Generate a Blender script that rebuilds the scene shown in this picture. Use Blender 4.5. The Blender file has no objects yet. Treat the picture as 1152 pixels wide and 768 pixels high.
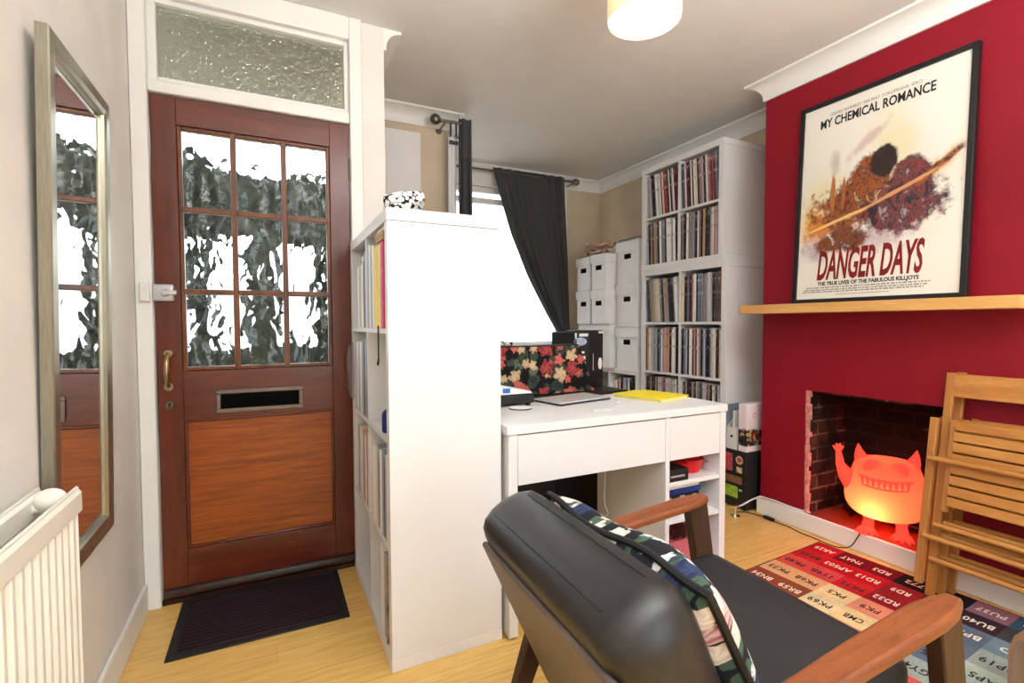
import bpy, bmesh, math, random
from mathutils import Vector, Matrix, Euler
R = math.radians
PI = math.pi
random.seed(7)
S = bpy.context.scene
COL = S.collection

# ---------------------------------------------------------------- materials
class NT:
    def __init__(s, name):
        s.m = bpy.data.materials.new(name); s.m.use_nodes = True
        s.t = s.m.node_tree; s.t.nodes.clear()
        s.out = s.t.nodes.new('ShaderNodeOutputMaterial')
    def n(s, kind, **kw):
        nd = s.t.nodes.new('ShaderNode' + kind)
        for k, v in kw.items():
            if k.startswith('_'): setattr(nd, k[1:], v)
        return nd
    def set(s, sock, v):
        if hasattr(v, 'is_output') or isinstance(v, bpy.types.NodeSocket): s.t.links.new(v, sock)
        elif isinstance(v, (tuple, list)) and sock.type == 'RGBA' and len(v) == 3: sock.default_value = (*v, 1)
        else: sock.default_value = v
    def math(s, op, a, b=None, c=None, clamp=False):
        nd = s.n('Math'); nd.operation = op; nd.use_clamp = clamp
        s.set(nd.inputs[0], a)
        if b is not None: s.set(nd.inputs[1], b)
        if c is not None: s.set(nd.inputs[2], c)
        return nd.outputs[0]
    def vmath(s, op, a, b=None, scale=None):
        nd = s.n('VectorMath'); nd.operation = op
        s.set(nd.inputs[0], a)
        if b is not None: s.set(nd.inputs[1], b)
        if scale is not None: s.set(nd.inputs['Scale'], scale)
        return nd.outputs['Value'] if op in ('LENGTH', 'DISTANCE', 'DOT_PRODUCT') else nd.outputs[0]
    def mix(s, f, a, b, mode='MIX'):
        nd = s.n('Mix'); nd.data_type = 'RGBA'; nd.blend_type = mode
        s.set(nd.inputs[0], f); s.set(nd.inputs[6], a); s.set(nd.inputs[7], b)
        return nd.outputs[2]
    def coord(s, which='Object', scale=(1, 1, 1), rot=(0, 0, 0), loc=(0, 0, 0)):
        tc = s.n('TexCoord'); mp = s.n('Mapping')
        s.set(mp.inputs[0], tc.outputs[which]); mp.inputs[3].default_value = scale
        mp.inputs[2].default_value = rot; mp.inputs[1].default_value = loc
        return mp.outputs[0]
    def noise(s, vec, scale=5, detail=3, rough=.5, dist=0):
        nd = s.n('TexNoise'); s.set(nd.inputs['Vector'], vec)
        nd.inputs['Scale'].default_value = scale; nd.inputs['Detail'].default_value = detail
        nd.inputs['Roughness'].default_value = rough; nd.inputs['Distortion'].default_value = dist
        return nd.outputs[0]
    def voro(s, vec, scale=5, feature='F1', rand=1.0):
        nd = s.n('TexVoronoi'); nd.feature = feature; s.set(nd.inputs['Vector'], vec)
        nd.inputs['Scale'].default_value = scale; nd.inputs['Randomness'].default_value = rand
        return nd
    def ramp(s, f, stops, interp='LINEAR'):
        nd = s.n('ValToRGB'); nd.color_ramp.interpolation = interp
        cr = nd.color_ramp
        while len(cr.elements) < len(stops): cr.elements.new(.5)
        for e, (p, c) in zip(cr.elements, stops):
            e.position = p; e.color = (*c, 1) if len(c) == 3 else c
        s.set(nd.inputs[0], f); return nd.outputs[0]
    def step(s, v, lo, hi):
        nd = s.n('MapRange'); nd.interpolation_type = 'SMOOTHSTEP'
        s.set(nd.inputs[0], v); nd.inputs[1].default_value = lo; nd.inputs[2].default_value = hi
        return nd.outputs[0]
    def bump(s, h, strength=.2, dist=.01):
        nd = s.n('Bump'); s.set(nd.inputs['Height'], h)
        nd.inputs['Strength'].default_value = strength; nd.inputs['Distance'].default_value = dist
        return nd.outputs[0]
    def princ(s, col, rough=.5, metal=0, spec=.5, normal=None, **kw):
        p = s.n('BsdfPrincipled'); s.set(p.inputs['Base Color'], col); s.set(p.inputs['Roughness'], rough)
        p.inputs['Metallic'].default_value = metal; p.inputs['Specular IOR Level'].default_value = spec
        if normal is not None: s.set(p.inputs['Normal'], normal)
        for k, v in kw.items(): s.set(p.inputs[k.replace('_', ' ')], v)
        s.set(s.out.inputs[0], p.outputs[0]); return p

def lin(r, g, b):
    f = lambda c: (c/255/12.92) if c/255 <= .04045 else ((c/255+.055)/1.055)**2.4
    return (f(r), f(g), f(b))

def paint(name, col, rough=.55, var=.05, scale=6, bump=.04, bscale=140, spec=.3):
    t = NT(name); v = t.coord()
    n = t.noise(v, scale, 4)
    dark = tuple(c*(1-var) for c in col); lite = tuple(min(1, c*(1+var)) for c in col)
    c = t.ramp(n, [(.3, dark), (.7, lite)])
    t.princ(c, rough, spec=spec, normal=t.bump(t.noise(v, bscale, 2), bump, .002)); return t.m

def wood(name, c1, c2, axis='X', scale=14, rough=.4, stretch=14, spec=.4, bump=.05, coat=0):
    t = NT(name); s = [stretch]*3; s['XYZ'.index(axis)] = 1.0
    v = t.coord(scale=tuple(s))
    n = t.noise(v, scale/6, 6, .65, .6)
    n2 = t.noise(v, scale*1.6, 4, .6)
    f = t.math('ADD', t.math('MULTIPLY', n, .7), t.math('MULTIPLY', n2, .3))
    c = t.ramp(f, [(.33, c1), (.66, c2)])
    p = t.princ(c, rough, spec=spec, normal=t.bump(n2, bump, .002))
    p.inputs['Coat Weight'].default_value = coat; p.inputs['Coat Roughness'].default_value = .15
    return t.m

def plain(name, col, rough=.5, metal=0, spec=.4, var=.06, nscale=40):
    t = NT(name); v = t.coord(); n = t.noise(v, nscale, 3)
    c = t.ramp(n, [(.3, tuple(x*(1-var) for x in col)), (.7, tuple(min(1, x*(1+var)) for x in col))])
    t.princ(c, rough, metal, spec); return t.m

def rosette(t, uv, scale, seed, petals=5, size=.42):
    """flower mask and per-flower value from a 2D coordinate; returns mask, petal shade, cell random"""
    mp = t.n('Mapping'); t.set(mp.inputs[0], uv); mp.inputs[1].default_value = (seed, seed*1.7, 0)
    w = t.vmath('ADD', mp.outputs[0], t.vmath('SCALE', t.noisec(mp.outputs[0], scale*2.6), scale=.36/scale))
    vo = t.voro(w, scale); vo.voronoi_dimensions = '2D'
    d = vo.outputs['Distance']
    loc = t.vmath('SUBTRACT', t.vmath('SCALE', w, scale=1.0), vo.outputs['Position'])
    sp = t.n('SeparateXYZ'); t.set(sp.inputs[0], loc)
    ang = t.math('ARCTAN2', sp.outputs[1], sp.outputs[0])
    cs = t.n('SeparateColor'); t.set(cs.inputs[0], vo.outputs['Color'])
    rnd = cs.outputs[0]
    a5 = t.math('MULTIPLY_ADD', ang, petals, t.math('MULTIPLY', rnd, 20))
    rad = t.math('MULTIPLY_ADD', t.math('SINE', a5), .07, size)
    rad = t.math('MULTIPLY', rad, t.math('MULTIPLY_ADD', cs.outputs[1], .5, .65))
    mask = t.step(t.math('SUBTRACT', rad, d), 0, .03)
    # whorled petals
    sw = t.math('SINE', t.math('ADD', t.math('MULTIPLY', d, 20), t.math('MULTIPLY', ang, petals)))
    pet = t.math('MULTIPLY_ADD', sw, .5, .5)
    pet = t.math('MULTIPLY_ADD', pet, .5, t.math('MULTIPLY', t.math('DIVIDE', d, size), .5))
    return mask, pet, cs.outputs[2], rnd
def _noisec(s, vec, scale):
    nd = s.n('TexNoise'); s.set(nd.inputs['Vector'], vec); nd.inputs['Scale'].default_value = scale
    return s.vmath('SUBTRACT', nd.outputs['Color'], (.5, .5, .5))
NT.noisec = _noisec

def floral(name, swizzle, base, leaf_cols, fl1, fl2, s1, s2, rough=.75, fsize=.42):
    t = NT(name); tc = t.n('TexCoord'); sp = t.n('SeparateXYZ'); t.set(sp.inputs[0], tc.outputs['Object'])
    cb = t.n('CombineXYZ'); t.set(cb.inputs[0], sp.outputs[swizzle[0]]); t.set(cb.inputs[1], sp.outputs[swizzle[1]])
    uv = cb.outputs[0]
    c = base
    m0, p0, c0, r0 = rosette(t, uv, s1*1.25, 5.3, 2, .40)
    c = t.mix(m0, c, t.mix(p0, t.ramp(c0, [(0, leaf_cols[0]), (.45, leaf_cols[1]), (.75, leaf_cols[2])], 'CONSTANT'), leaf_cols[0]))
    m1, p1, c1, r1 = rosette(t, uv, s2, 1.1, 6, fsize*.95)
    c = t.mix(m1, c, t.mix(p1, t.ramp(c1, [(0, fl2[0]), (.4, fl2[1]), (.7, fl2[2])], 'CONSTANT'), t.ramp(c1, [(0, fl2[3]), (.4, fl2[4]), (.7, fl2[5])], 'CONSTANT')))
    m2, p2, c2, r2 = rosette(t, uv, s1, 9.2, 5, fsize)
    c = t.mix(m2, c, t.mix(p2, t.ramp(c2, [(0, fl1[0]), (.35, fl1[1]), (.7, fl1[2])], 'CONSTANT'), t.ramp(c2, [(0, fl1[3]), (.35, fl1[4]), (.7, fl1[5])], 'CONSTANT')))
    t.princ(c, rough, spec=.2, normal=t.bump(t.noise(tc.outputs['Object'], 300, 2), .1, .001)); return t.m

M = {}
M['wall_pale'] = paint('wall_pale', lin(233, 228, 223), .6)
M['wall_tan'] = paint('wall_tan', lin(214, 196, 170), .6)
M['wall_red'] = paint('wall_red', lin(142, 15, 36), .5, .05, 5, .12, 220)
M['ceil'] = paint('ceil', lin(228, 226, 223), .7, .02)
M['white_gloss'] = paint('white_gloss', lin(240, 239, 235), .35, .02, 4, .03, 60, .5)
M['white_lam'] = paint('white_lam', lin(229, 228, 229), .38, .012, 3, .01, 200, .45)
M['rad_white'] = paint('rad_white', lin(234, 231, 219), .35, .01, 3, .01, 100, .5)
M['black_plastic'] = plain('black_plastic', (.012, .012, .014), .4)
M['black_vinyl'] = plain('black_vinyl', (.014, .014, .015), .55)
M['dark_gap'] = plain('dark_gap', (.004, .004, .004), .9, spec=.05)
M['chrome'] = plain('chrome', (.8, .8, .8), .2, 1)
M['steel_dark'] = plain('steel_dark', (.24, .21, .18), .35, 1)
M['lock_grey'] = plain('lock_grey', (.62, .63, .65), .32, .75)
M['brass'] = plain('brass', (.42, .3, .17), .33, 1, var=.2)
M['bronze'] = plain('bronze', (.2, .15, .125), .4, .8, var=.15)
M['silverframe'] = None
M['mirror'] = plain('mirror', (.93, .93, .93), .01, 1, var=0)

def mk_frame():
    t = NT('champagne_frame'); v = t.coord(scale=(60, 60, 2)); n = t.noise(v, 8, 3)
    c = t.ramp(n, [(.3, (.30, .285, .22)), (.7, (.40, .385, .31))])
    t.princ(c, .3, .85, normal=t.bump(n, .05, .001)); return t.m
M['silverframe'] = mk_frame()

# door wood
M['door_red'] = wood('door_mahogany', lin(72, 25, 14), lin(116, 48, 27), 'Z', 16, .28, 10, .5, .04, .3)
M['door_red_h'] = wood('door_mahogany_rail', lin(72, 25, 14), lin(116, 48, 27), 'X', 16, .28, 10, .5, .04, .3)
M['door_panel'] = wood('door_teak_panel', lin(112, 44, 13), lin(178, 92, 34), 'X', 22, .32, 16, .45, .05, .2)
M['glaze_bar'] = wood('glazing_bar', lin(76, 36, 20), lin(130, 74, 40), 'Z', 16, .3, 6, .4, .04, .2)
M['dark_sill'] = wood('weather_bar', lin(30, 14, 10), lin(62, 34, 24), 'X', 14, .35, 8)
M['oak'] = wood('oak_shelf', lin(206, 152, 84), lin(228, 180, 112), 'Y', 14, .42, 10, .35, .03)
M['beech'] = wood('beech', lin(168, 106, 46), lin(204, 146, 78), 'X', 14, .4, 8, .4, .04)
M['beech_v'] = wood('beech_upright', lin(158, 98, 42), lin(194, 136, 72), 'Z', 14, .4, 8, .4, .04)
M['walnut'] = wood('walnut_arm', lin(106, 54, 27), lin(152, 84, 45), 'X', 26, .38, 12, .4, .06)
M['walnut_d'] = wood('walnut_leg', lin(42, 25, 18), lin(70, 43, 30), 'Z', 26, .4, 12, .4, .06)
M['ply'] = wood('bent_ply', lin(126, 98, 76), lin(168, 138, 112), 'Z', 20, .5, 10)

def mk_floor():
    t = NT('laminate_floor'); v = t.coord()
    br = t.n('TexBrick'); t.set(br.inputs['Vector'], v)
    br.inputs['Scale'].default_value = 1; br.inputs['Brick Width'].default_value = 1.28; br.inputs['Row Height'].default_value = .096
    br.inputs['Mortar Size'].default_value = .0006; br.inputs['Mortar Smooth'].default_value = .1
    br.offset = .37
    br.inputs['Color1'].default_value = (0, 0, 0, 1); br.inputs['Color2'].default_value = (1, 1, 1, 1); br.inputs['Mortar'].default_value = (.4, .4, .4, 1)
    g = t.noise(t.coord(scale=(1.2, 16, 1)), 4, 6, .6, .5)
    g2 = t.noise(t.coord(scale=(3, 70, 1)), 5, 4, .6)
    f = t.math('ADD', t.math('MULTIPLY', g, .75), t.math('MULTIPLY', g2, .25))
    c = t.ramp(f, [(.3, lin(204, 156, 82)), (.5, lin(228, 186, 106)), (.7, lin(240, 206, 132))])
    c = t.mix(t.math('MULTIPLY', br.outputs[0], .22), c, lin(205, 152, 88))
    c = t.mix(t.math('MULTIPLY', br.outputs[1], .45), c, lin(120, 84, 48))
    t.princ(c, .3, spec=.4); return t.m
M['floor'] = mk_floor()

def mk_brick():
    t = NT('sooty_brick'); tc = t.n('TexCoord'); sp = t.n('SeparateXYZ'); t.set(sp.inputs[0], tc.outputs['Object'])
    cb = t.n('CombineXYZ'); t.set(cb.inputs[0], t.math('ADD', sp.outputs[0], sp.outputs[1])); t.set(cb.inputs[1], sp.outputs[2])
    br = t.n('TexBrick'); t.set(br.inputs['Vector'], cb.outputs[0]); br.inputs['Scale'].default_value = 1
    br.inputs['Brick Width'].default_value = .17; br.inputs['Row Height'].default_value = .075; br.inputs['Mortar Size'].default_value = .006
    br.inputs['Color1'].default_value = (*lin(96, 64, 50), 1); br.inputs['Color2'].default_value = (*lin(50, 36, 32), 1); br.inputs['Mortar'].default_value = (*lin(128, 108, 92), 1)
    n = t.noise(tc.outputs['Object'], 5, 5, .6)
    soot = t.step(t.math('ADD', t.math('ADD', n, .07), t.math('MULTIPLY', t.step(sp.outputs[0], 2.93, 2.97), .16)), .40, .62)
    c = t.mix(t.math('MULTIPLY', soot, .92), br.outputs[0], (.008, .007, .007))
    h = t.math('ADD', t.math('MULTIPLY', br.outputs[1], -1), t.math('MULTIPLY', n, .4))
    t.princ(c, .9, spec=.15, normal=t.bump(h, .6, .012)); return t.m
M['brick'] = mk_brick()
M['hearth_tile'] = plain('hearth_tile', lin(150, 62, 44), .5, var=.2, nscale=9)
M['plaster_edge'] = plain('raw_plaster', lin(205, 140, 130), .9, var=.3, nscale=40)

def mk_leather(name, col, rough=.36):
    t = NT(name); v = t.coord()
    vo = t.voro(v, 260, 'DISTANCE_TO_EDGE')
    h = t.math('ADD', t.math('MULTIPLY', vo.outputs[0], .6), t.math('MULTIPLY', t.noise(v, 9, 4), 1.2))
    c = t.ramp(t.noise(v, 5, 3), [(.3, tuple(x*.8 for x in col)), (.7, tuple(x*1.25 for x in col))])
    t.princ(c, rough, spec=.5, normal=t.bump(h, .12, .004)); return t.m
M['leather'] = mk_leather('black_leather', (.016, .015, .0155))
M['leather_back'] = mk_leather('brown_black_leather', (.13, .10, .085), .5)
M['leather_seat'] = mk_leather('black_seat_leather', (.018, .018, .019), .5)
M['piping'] = plain('black_piping', (.008, .008, .009), .6)
M['floral_cushion'] = floral('cushion_floral', (1, 2), (.012, .013, .018),
    [lin(70, 92, 74), lin(36, 44, 66), lin(120, 138, 116)],
    [lin(240, 232, 222), lin(58, 70, 108), lin(230, 214, 204), lin(196, 178, 160), lin(28, 34, 58), lin(150, 60, 80)],
    [lin(244, 240, 232), lin(90, 110, 92), lin(236, 222, 206), lin(120, 128, 150), lin(36, 52, 40), lin(170, 150, 134)], 17, 30)
M['floral_case'] = floral('case_floral', (0, 2), (.008, .007, .008),
    [lin(58, 72, 62), lin(30, 42, 40), lin(112, 118, 100)],
    [lin(218, 128, 112), lin(226, 204, 168), lin(196, 84, 84), lin(160, 62, 62), lin(170, 130, 96), lin(110, 34, 40)],
    [lin(214, 120, 104), lin(230, 204, 168), lin(70, 84, 74), lin(150, 52, 52), lin(160, 124, 92), lin(26, 34, 30)], 9.5, 13, .75, .36)

def mk_curtain():
    t = NT('charcoal_curtain'); v = t.coord()
    n = t.noise(v, 400, 2)
    c = t.ramp(n, [(.3, (.052, .052, .054)), (.7, (.074, .074, .077))])
    t.princ(c, .85, spec=.15, Sheen_Weight=.15); return t.m
M['curtain'] = mk_curtain()
M['lining'] = plain('curtain_lining', lin(225, 226, 230), .8, var=.02)

def mk_glass(name, kind):
    t = NT(name)
    v = t.coord(scale=(1, 1, 1) if kind == 'wavy' else (1, 1, 1))
    if kind == 'clear':
        tr = t.n('BsdfTransparent'); gl = t.n('BsdfGlossy'); gl.inputs['Roughness'].default_value = .02
        tr.inputs[0].default_value = (.96, .97, .97, 1)
        lw = t.n('LayerWeight'); lw.inputs[0].default_value = .12
        mx = t.n('MixShader'); t.set(mx.inputs[0], t.math('MULTIPLY', lw.outputs['Fresnel'], .6)); t.set(mx.inputs[1], tr.outputs[0]); t.set(mx.inputs[2], gl.outputs[0])
        t.set(t.out.inputs[0], mx.outputs[0]); return t.m
    if kind == 'wavy':
        w = t.vmath('ADD', t.coord(scale=(21, 21, 9)), t.vmath('SCALE', t.noisec(t.coord(), 8), scale=1.3))
        vo = t.voro(w, 1.0, 'SMOOTH_F1'); vo.inputs['Smoothness'].default_value = .45
        h = vo.outputs['Distance']
        nrm = t.bump(h, 1.0, .010); rough = .0; tint = (.97, .99, .98)
    else:
        h = t.math('ADD', t.noise(v, 60, 2), t.math('MULTIPLY', t.noise(v, 14, 2, .5, 1.5), .8))
        nrm = t.bump(h, .8, .010); rough = .2; tint = (.66, .66, .60)
    rf = t.n('BsdfRefraction'); rf.inputs['IOR'].default_value = 1.45; rf.inputs['Roughness'].default_value = rough
    t.set(rf.inputs[0], tint); t.set(rf.inputs['Normal'], nrm)
    gl = t.n('BsdfGlossy'); gl.inputs['Roughness'].default_value = .05; t.set(gl.inputs['Normal'], nrm)
    mx = t.n('MixShader'); mx.inputs[0].default_value = .03 if kind == 'wavy' else .1
    t.set(mx.inputs[1], rf.outputs[0]); t.set(mx.inputs[2], gl.outputs[0]); t.set(t.out.inputs[0], mx.outputs[0]); return t.m
M['glass_wavy'] = mk_glass('wavy_glass', 'wavy')
M['glass_pebble'] = mk_glass('pebbled_glass', 'pebble')
M['glass_clear'] = mk_glass('window_glass', 'clear')

def emis(name, col, st):
    t = NT(name); e = t.n('Emission'); e.inputs[0].default_value = (*col, 1); e.inputs[1].default_value = st
    t.set(t.out.inputs[0], e.outputs[0]); return t.m

# ---------------------------------------------------------------- mesh builder
class MB:
    def __init__(s): s.b = bmesh.new()
    def _faces(s, co, faces, mat=None):
        vs = [s.b.verts.new(c if mat is None else mat @ Vector(c)) for c in co]
        for f in faces:
            try: s.b.faces.new([vs[i] for i in f])
            except ValueError: pass
        return s
    def box(s, x0, x1, y0, y1, z0, z1, mat=None):
        co = [(x, y, z) for x in (x0, x1) for y in (y0, y1) for z in (z0, z1)]
        return s._faces(co, [(0, 1, 3, 2), (4, 6, 7, 5), (0, 4, 5, 1), (2, 3, 7, 6), (0, 2, 6, 4), (1, 5, 7, 3)], mat)
    def prism(s, poly, a0, a1, axis='Y', mat=None):
        """poly: 2D points in the plane of the two other axes (in XYZ order), extruded along axis"""
        def P(p, a):
            return {'X': (a, p[0], p[1]), 'Y': (p[0], a, p[1]), 'Z': (p[0], p[1], a)}[axis]
        n = len(poly); co = [P(p, a0) for p in poly] + [P(p, a1) for p in poly]
        fs = [tuple(range(n)), tuple(range(2*n-1, n-1, -1))] + [(i, i+n, (i+1) % n+n, (i+1) % n) for i in range(n)]
        return s._faces(co, fs, mat)
    def tube(s, pts, r, seg=10, cap=True, mat=None):
        pts = [Vector(p) for p in pts]; rs = r if isinstance(r, (list, tuple)) else [r]*len(pts)
        rings = []; up = Vector((0, 0, 1))
        prev = None
        for i, p in enumerate(pts):
            d = (pts[min(i+1, len(pts)-1)] - pts[max(i-1, 0)]).normalized()
            if prev is None:
                a = d.cross(up)
                if a.length < 1e-3: a = d.cross(Vector((1, 0, 0)))
            else:
                a = prev - d*prev.dot(d)
            a.normalize(); prev = a; b = d.cross(a)
            ring = []
            for k in range(seg):
                t = 2*PI*k/seg; q = p + (a*math.cos(t)+b*math.sin(t))*rs[i]
                ring.append(s.b.verts.new(q if mat is None else mat @ q))
            rings.append(ring)
        for i in range(len(rings)-1):
            for k in range(seg):
                s.b.faces.new((rings[i][k], rings[i][(k+1) % seg], rings[i+1][(k+1) % seg], rings[i+1][k]))
        if cap:
            s.b.faces.new(rings[0][::-1]); s.b.faces.new(rings[-1])
        return s
    def cyl(s, p0, p1, r, seg=20): return s.tube([p0, p1], r, seg)
    def lathe(s, prof, c=(0, 0, 0), seg=28, axis='Z', mat=None, cap=False):
        rings = []
        for (r, h) in prof:
            ring = []
            for k in range(seg):
                t = 2*PI*k/seg; a, b = r*math.cos(t), r*math.sin(t)
                q = {'Z': (a, b, h), 'Y': (a, h, b), 'X': (h, a, b)}[axis]
                q = Vector(q)+Vector(c); ring.append(s.b.verts.new(q if mat is None else mat @ q))
            rings.append(ring)
        for i in range(len(rings)-1):
            for k in range(seg):
                s.b.faces.new((rings[i][k], rings[i][(k+1) % seg], rings[i+1][(k+1) % seg], rings[i+1][k]))
        if cap:
            s.b.faces.new(rings[0][::-1]); s.b.faces.new(rings[-1])
        return s
    def ball(s, c, r, sub=2, scale=(1, 1, 1)):
        m = Matrix.Translation(c) @ Matrix.Diagonal((*[r*k for k in scale], 1))
        bmesh.ops.create_icosphere(s.b, subdivisions=sub, radius=1, matrix=m); return s
    def grid(s, nu, nv, fn, wrap_u=False):
        vs = [[s.b.verts.new(fn(i/(nu if wrap_u else nu-1), j/(nv-1))) for j in range(nv)] for i in range(nu)]
        for i in range(nu if wrap_u else nu-1):
            for j in range(nv-1):
                a, b = vs[i], vs[(i+1) % nu]
                s.b.faces.new((a[j], b[j], b[j+1], a[j+1]))
        return s
    def build(s, name, mat, parent=None, off=(0, 0, 0), bevel=0, seg=2, smooth=None, sub=0, solid=0, weld=False):
        if weld: bmesh.ops.remove_doubles(s.b, verts=s.b.verts, dist=1e-5)
        bmesh.ops.recalc_face_normals(s.b, faces=s.b.faces)
        if any(off): bmesh.ops.translate(s.b, verts=s.b.verts, vec=[-o for o in off])
        me = bpy.data.meshes.new(name); s.b.to_mesh(me); s.b.free()
        o = bpy.data.objects.new(name, me); COL.objects.link(o)
        mats = mat if isinstance(mat, (list, tuple)) else [mat]
        for m in mats: me.materials.append(M[m] if isinstance(m, str) else m)
        if parent is not None: o.parent = parent
        elif any(off): o.location = off
        if solid:
            md = o.modifiers.new('solid', 'SOLIDIFY'); md.thickness = solid; md.offset = 0
        if bevel:
            md = o.modifiers.new('bevel', 'BEVEL'); md.width = bevel; md.segments = seg; md.limit_method = 'ANGLE'; md.angle_limit = R(35)
        if sub:
            md = o.modifiers.new('sub', 'SUBSURF'); md.levels = sub; md.render_levels = sub
        if smooth is None: smooth = bool(sub)
        if smooth or bevel:
            for p in me.polygons: p.use_smooth = True
            if not sub:
                me.set_sharp_from_angle(angle=R(40)) if smooth else me.set_sharp_from_angle(angle=R(30))
        return o

def tag(o, label, cat, group=None):
    o['label'] = label; o['category'] = cat
    if group: o['group'] = group
    return o
def thing(name, label, cat, loc=(0, 0, 0), rot=(0, 0, 0), group=None):
    o = bpy.data.objects.new(name, None); COL.objects.link(o); o.empty_display_size = .05
    o.location = loc; o.rotation_euler = rot; return tag(o, label, cat, group)
def struct(o): o['kind'] = 'structure'; return o
def copy_tree(root, loc=None, rot=None, label=None):
    r = root.copy(); COL.objects.link(r)
    if loc is not None: r.location = loc
    if rot is not None: r.rotation_euler = rot
    if label: r['label'] = label
    for ch in list(root.children):
        c = ch.copy(); COL.objects.link(c); c.parent = r
        for g in list(ch.children):
            d = g.copy(); COL.objects.link(d); d.parent = c
    return r
def text_mesh(name, body, size, mat, parent, matrix, extrude=.0004, offset=0, shear=0, align='CENTER', spacing=1.0, width=None):
    cu = bpy.data.curves.new(name, 'FONT'); cu.body = body; cu.size = size; cu.extrude = extrude; cu.offset = offset
    cu.shear = shear; cu.align_x = align; cu.align_y = 'CENTER'; cu.space_character = spacing; cu.resolution_u = 3
    tmp = bpy.data.objects.new(name, cu); COL.objects.link(tmp)
    bpy.context.view_layer.update()
    me = bpy.data.meshes.new_from_object(tmp.evaluated_get(bpy.context.evaluated_depsgraph_get()))
    bpy.data.objects.remove(tmp); bpy.data.curves.remove(cu)
    if width:
        xs = [v.co.x for v in me.vertices]; w = max(xs)-min(xs)
        me.transform(Matrix.Diagonal((width/w, 1, 1, 1)))
    me.transform(matrix); me.materials.clear(); me.materials.append(M[mat] if isinstance(mat, str) else mat)
    me.name = name
    o = bpy.data.objects.new(name, me); COL.objects.link(o); o.parent = parent
    return o

# ================================================================= ROOM SHELL
XL, XR, YB, YA, YW, YC, ZC = -.472, 2.99, -2.2, 2.405, 3.22, 4.12, 2.53
struct(MB().box(-.7, 3.15, -2.35, 4.35, -.1, 0).build('floor', 'floor'))
struct(MB().box(-.7, 3.15, -2.35, 4.35, ZC, ZC+.1).build('ceiling', 'ceil'))
struct(MB().box(XL-.12, XL, YB-.12, YA+.12, 0, ZC).build('wall_left', 'wall_pale'))
struct(MB().box(XR, XR+.12, YB-.12, YC+.12, 0, ZC).build('wall_right', 'wall_tan'))
# door wall: opening x -.46...385, z 0..2.46
b = MB(); b.box(XL, -.462, YA, YA+.12, 0, ZC); b.box(.388, .505, YA, YA+.12, 0, ZC); b.box(-.462, .388, YA, YA+.12, 2.462, ZC)
struct(b.build('wall_front', 'wall_pale'))
struct(MB().box(.405, .505, YA+.12, YW, 0, ZC).build('wall_porch_side', 'wall_tan'))
struct(MB().box(.405, 1.10, YW, YW+.12, 0, ZC).build('wall_alcove', 'wall_tan'))
struct(MB().box(1.0, 1.10, YW+.12, YC, 0, ZC).build('wall_bay_side', 'wall_tan'))
WX0, WX1, WZ0, WZ1 = 1.22, 2.56, .92, 2.36
b = MB(); b.box(1.0, WX0, YC, YC+.12, 0, ZC); b.box(WX1, XR, YC, YC+.12, 0, ZC); b.box(WX0, WX1, YC, YC+.12, 0, WZ0); b.box(WX0, WX1, YC, YC+.12, WZ1, ZC)
struct(b.build('wall_bay', 'wall_tan'))
# back wall behind the camera, unseen; its window is added for fill light
BX0, BX1, BZ0, BZ1 = .35, 2.05, .5, 2.25
b = MB(); b.box(XL, BX0, YB-.12, YB, 0, ZC); b.box(BX1, XR, YB-.12, YB, 0, ZC); b.box(BX0, BX1, YB-.12, YB, 0, BZ0); b.box(BX0, BX1, YB-.12, YB, BZ1, ZC)
struct(b.build('wall_back', 'wall_pale'))

def window(name, x0, x1, z0, z1, y0, y1, bars, rails, mat='glass_clear', fw=.05):
    """frame with mullions at bars, transoms at rails"""
    b = MB()
    b.box(x0, x0+fw, y0, y1, z0, z1).box(x1-fw, x1, y0, y1, z0, z1).box(x0+fw, x1-fw, y0, y1, z0, z0+fw).box(x0+fw, x1-fw, y0, y1, z1-fw, z1)
    for x in bars: b.box(x-fw/2, x+fw/2, y0+.004, y1-.004, z0+fw, z1-fw)
    xs = [x0+fw] + sorted(bars) + [x1-fw]
    for z in rails:
        for i in range(len(xs)-1):
            b.box(xs[i]+(fw/2 if i else 0), xs[i+1]-(fw/2 if i < len(xs)-2 else 0), y0+.004, y1-.004, z-fw/2, z+fw/2)
    w = struct(b.build(name, 'white_gloss', bevel=.004))
    ym = (y0+y1)/2
    g = MB().box(x0+fw*.6, x1-fw*.6, ym-.003, ym+.003, z0+fw*.6, z1-fw*.6).build('pane', mat, w)
    return w
w1 = window('window_1', WX0, WX1, WZ0, WZ1, YC+.02, YC+.09, [], [2.24])
MB().box(WX0-.03, WX1+.03, YC-.09, YC+.02, WZ0-.03, WZ0).build('window_sill', 'white_gloss', w1, bevel=.006)
b = MB(); b.box(WX0-.07, WX0, YC-.018, YC, WZ0, WZ1+.07).box(WX1, WX1+.03, YC-.018, YC, WZ0, WZ1+.07).box(WX0, WX1, YC-.018, YC, WZ1, WZ1+.07)
b.build('architrave', 'white_gloss', w1, bevel=.005)
w3 = window('window_fill', BX0, BX1, BZ0, BZ1, YB-.09, YB-.03, [1.2], [])  # unseen window, added as a daylight fill for the room

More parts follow.
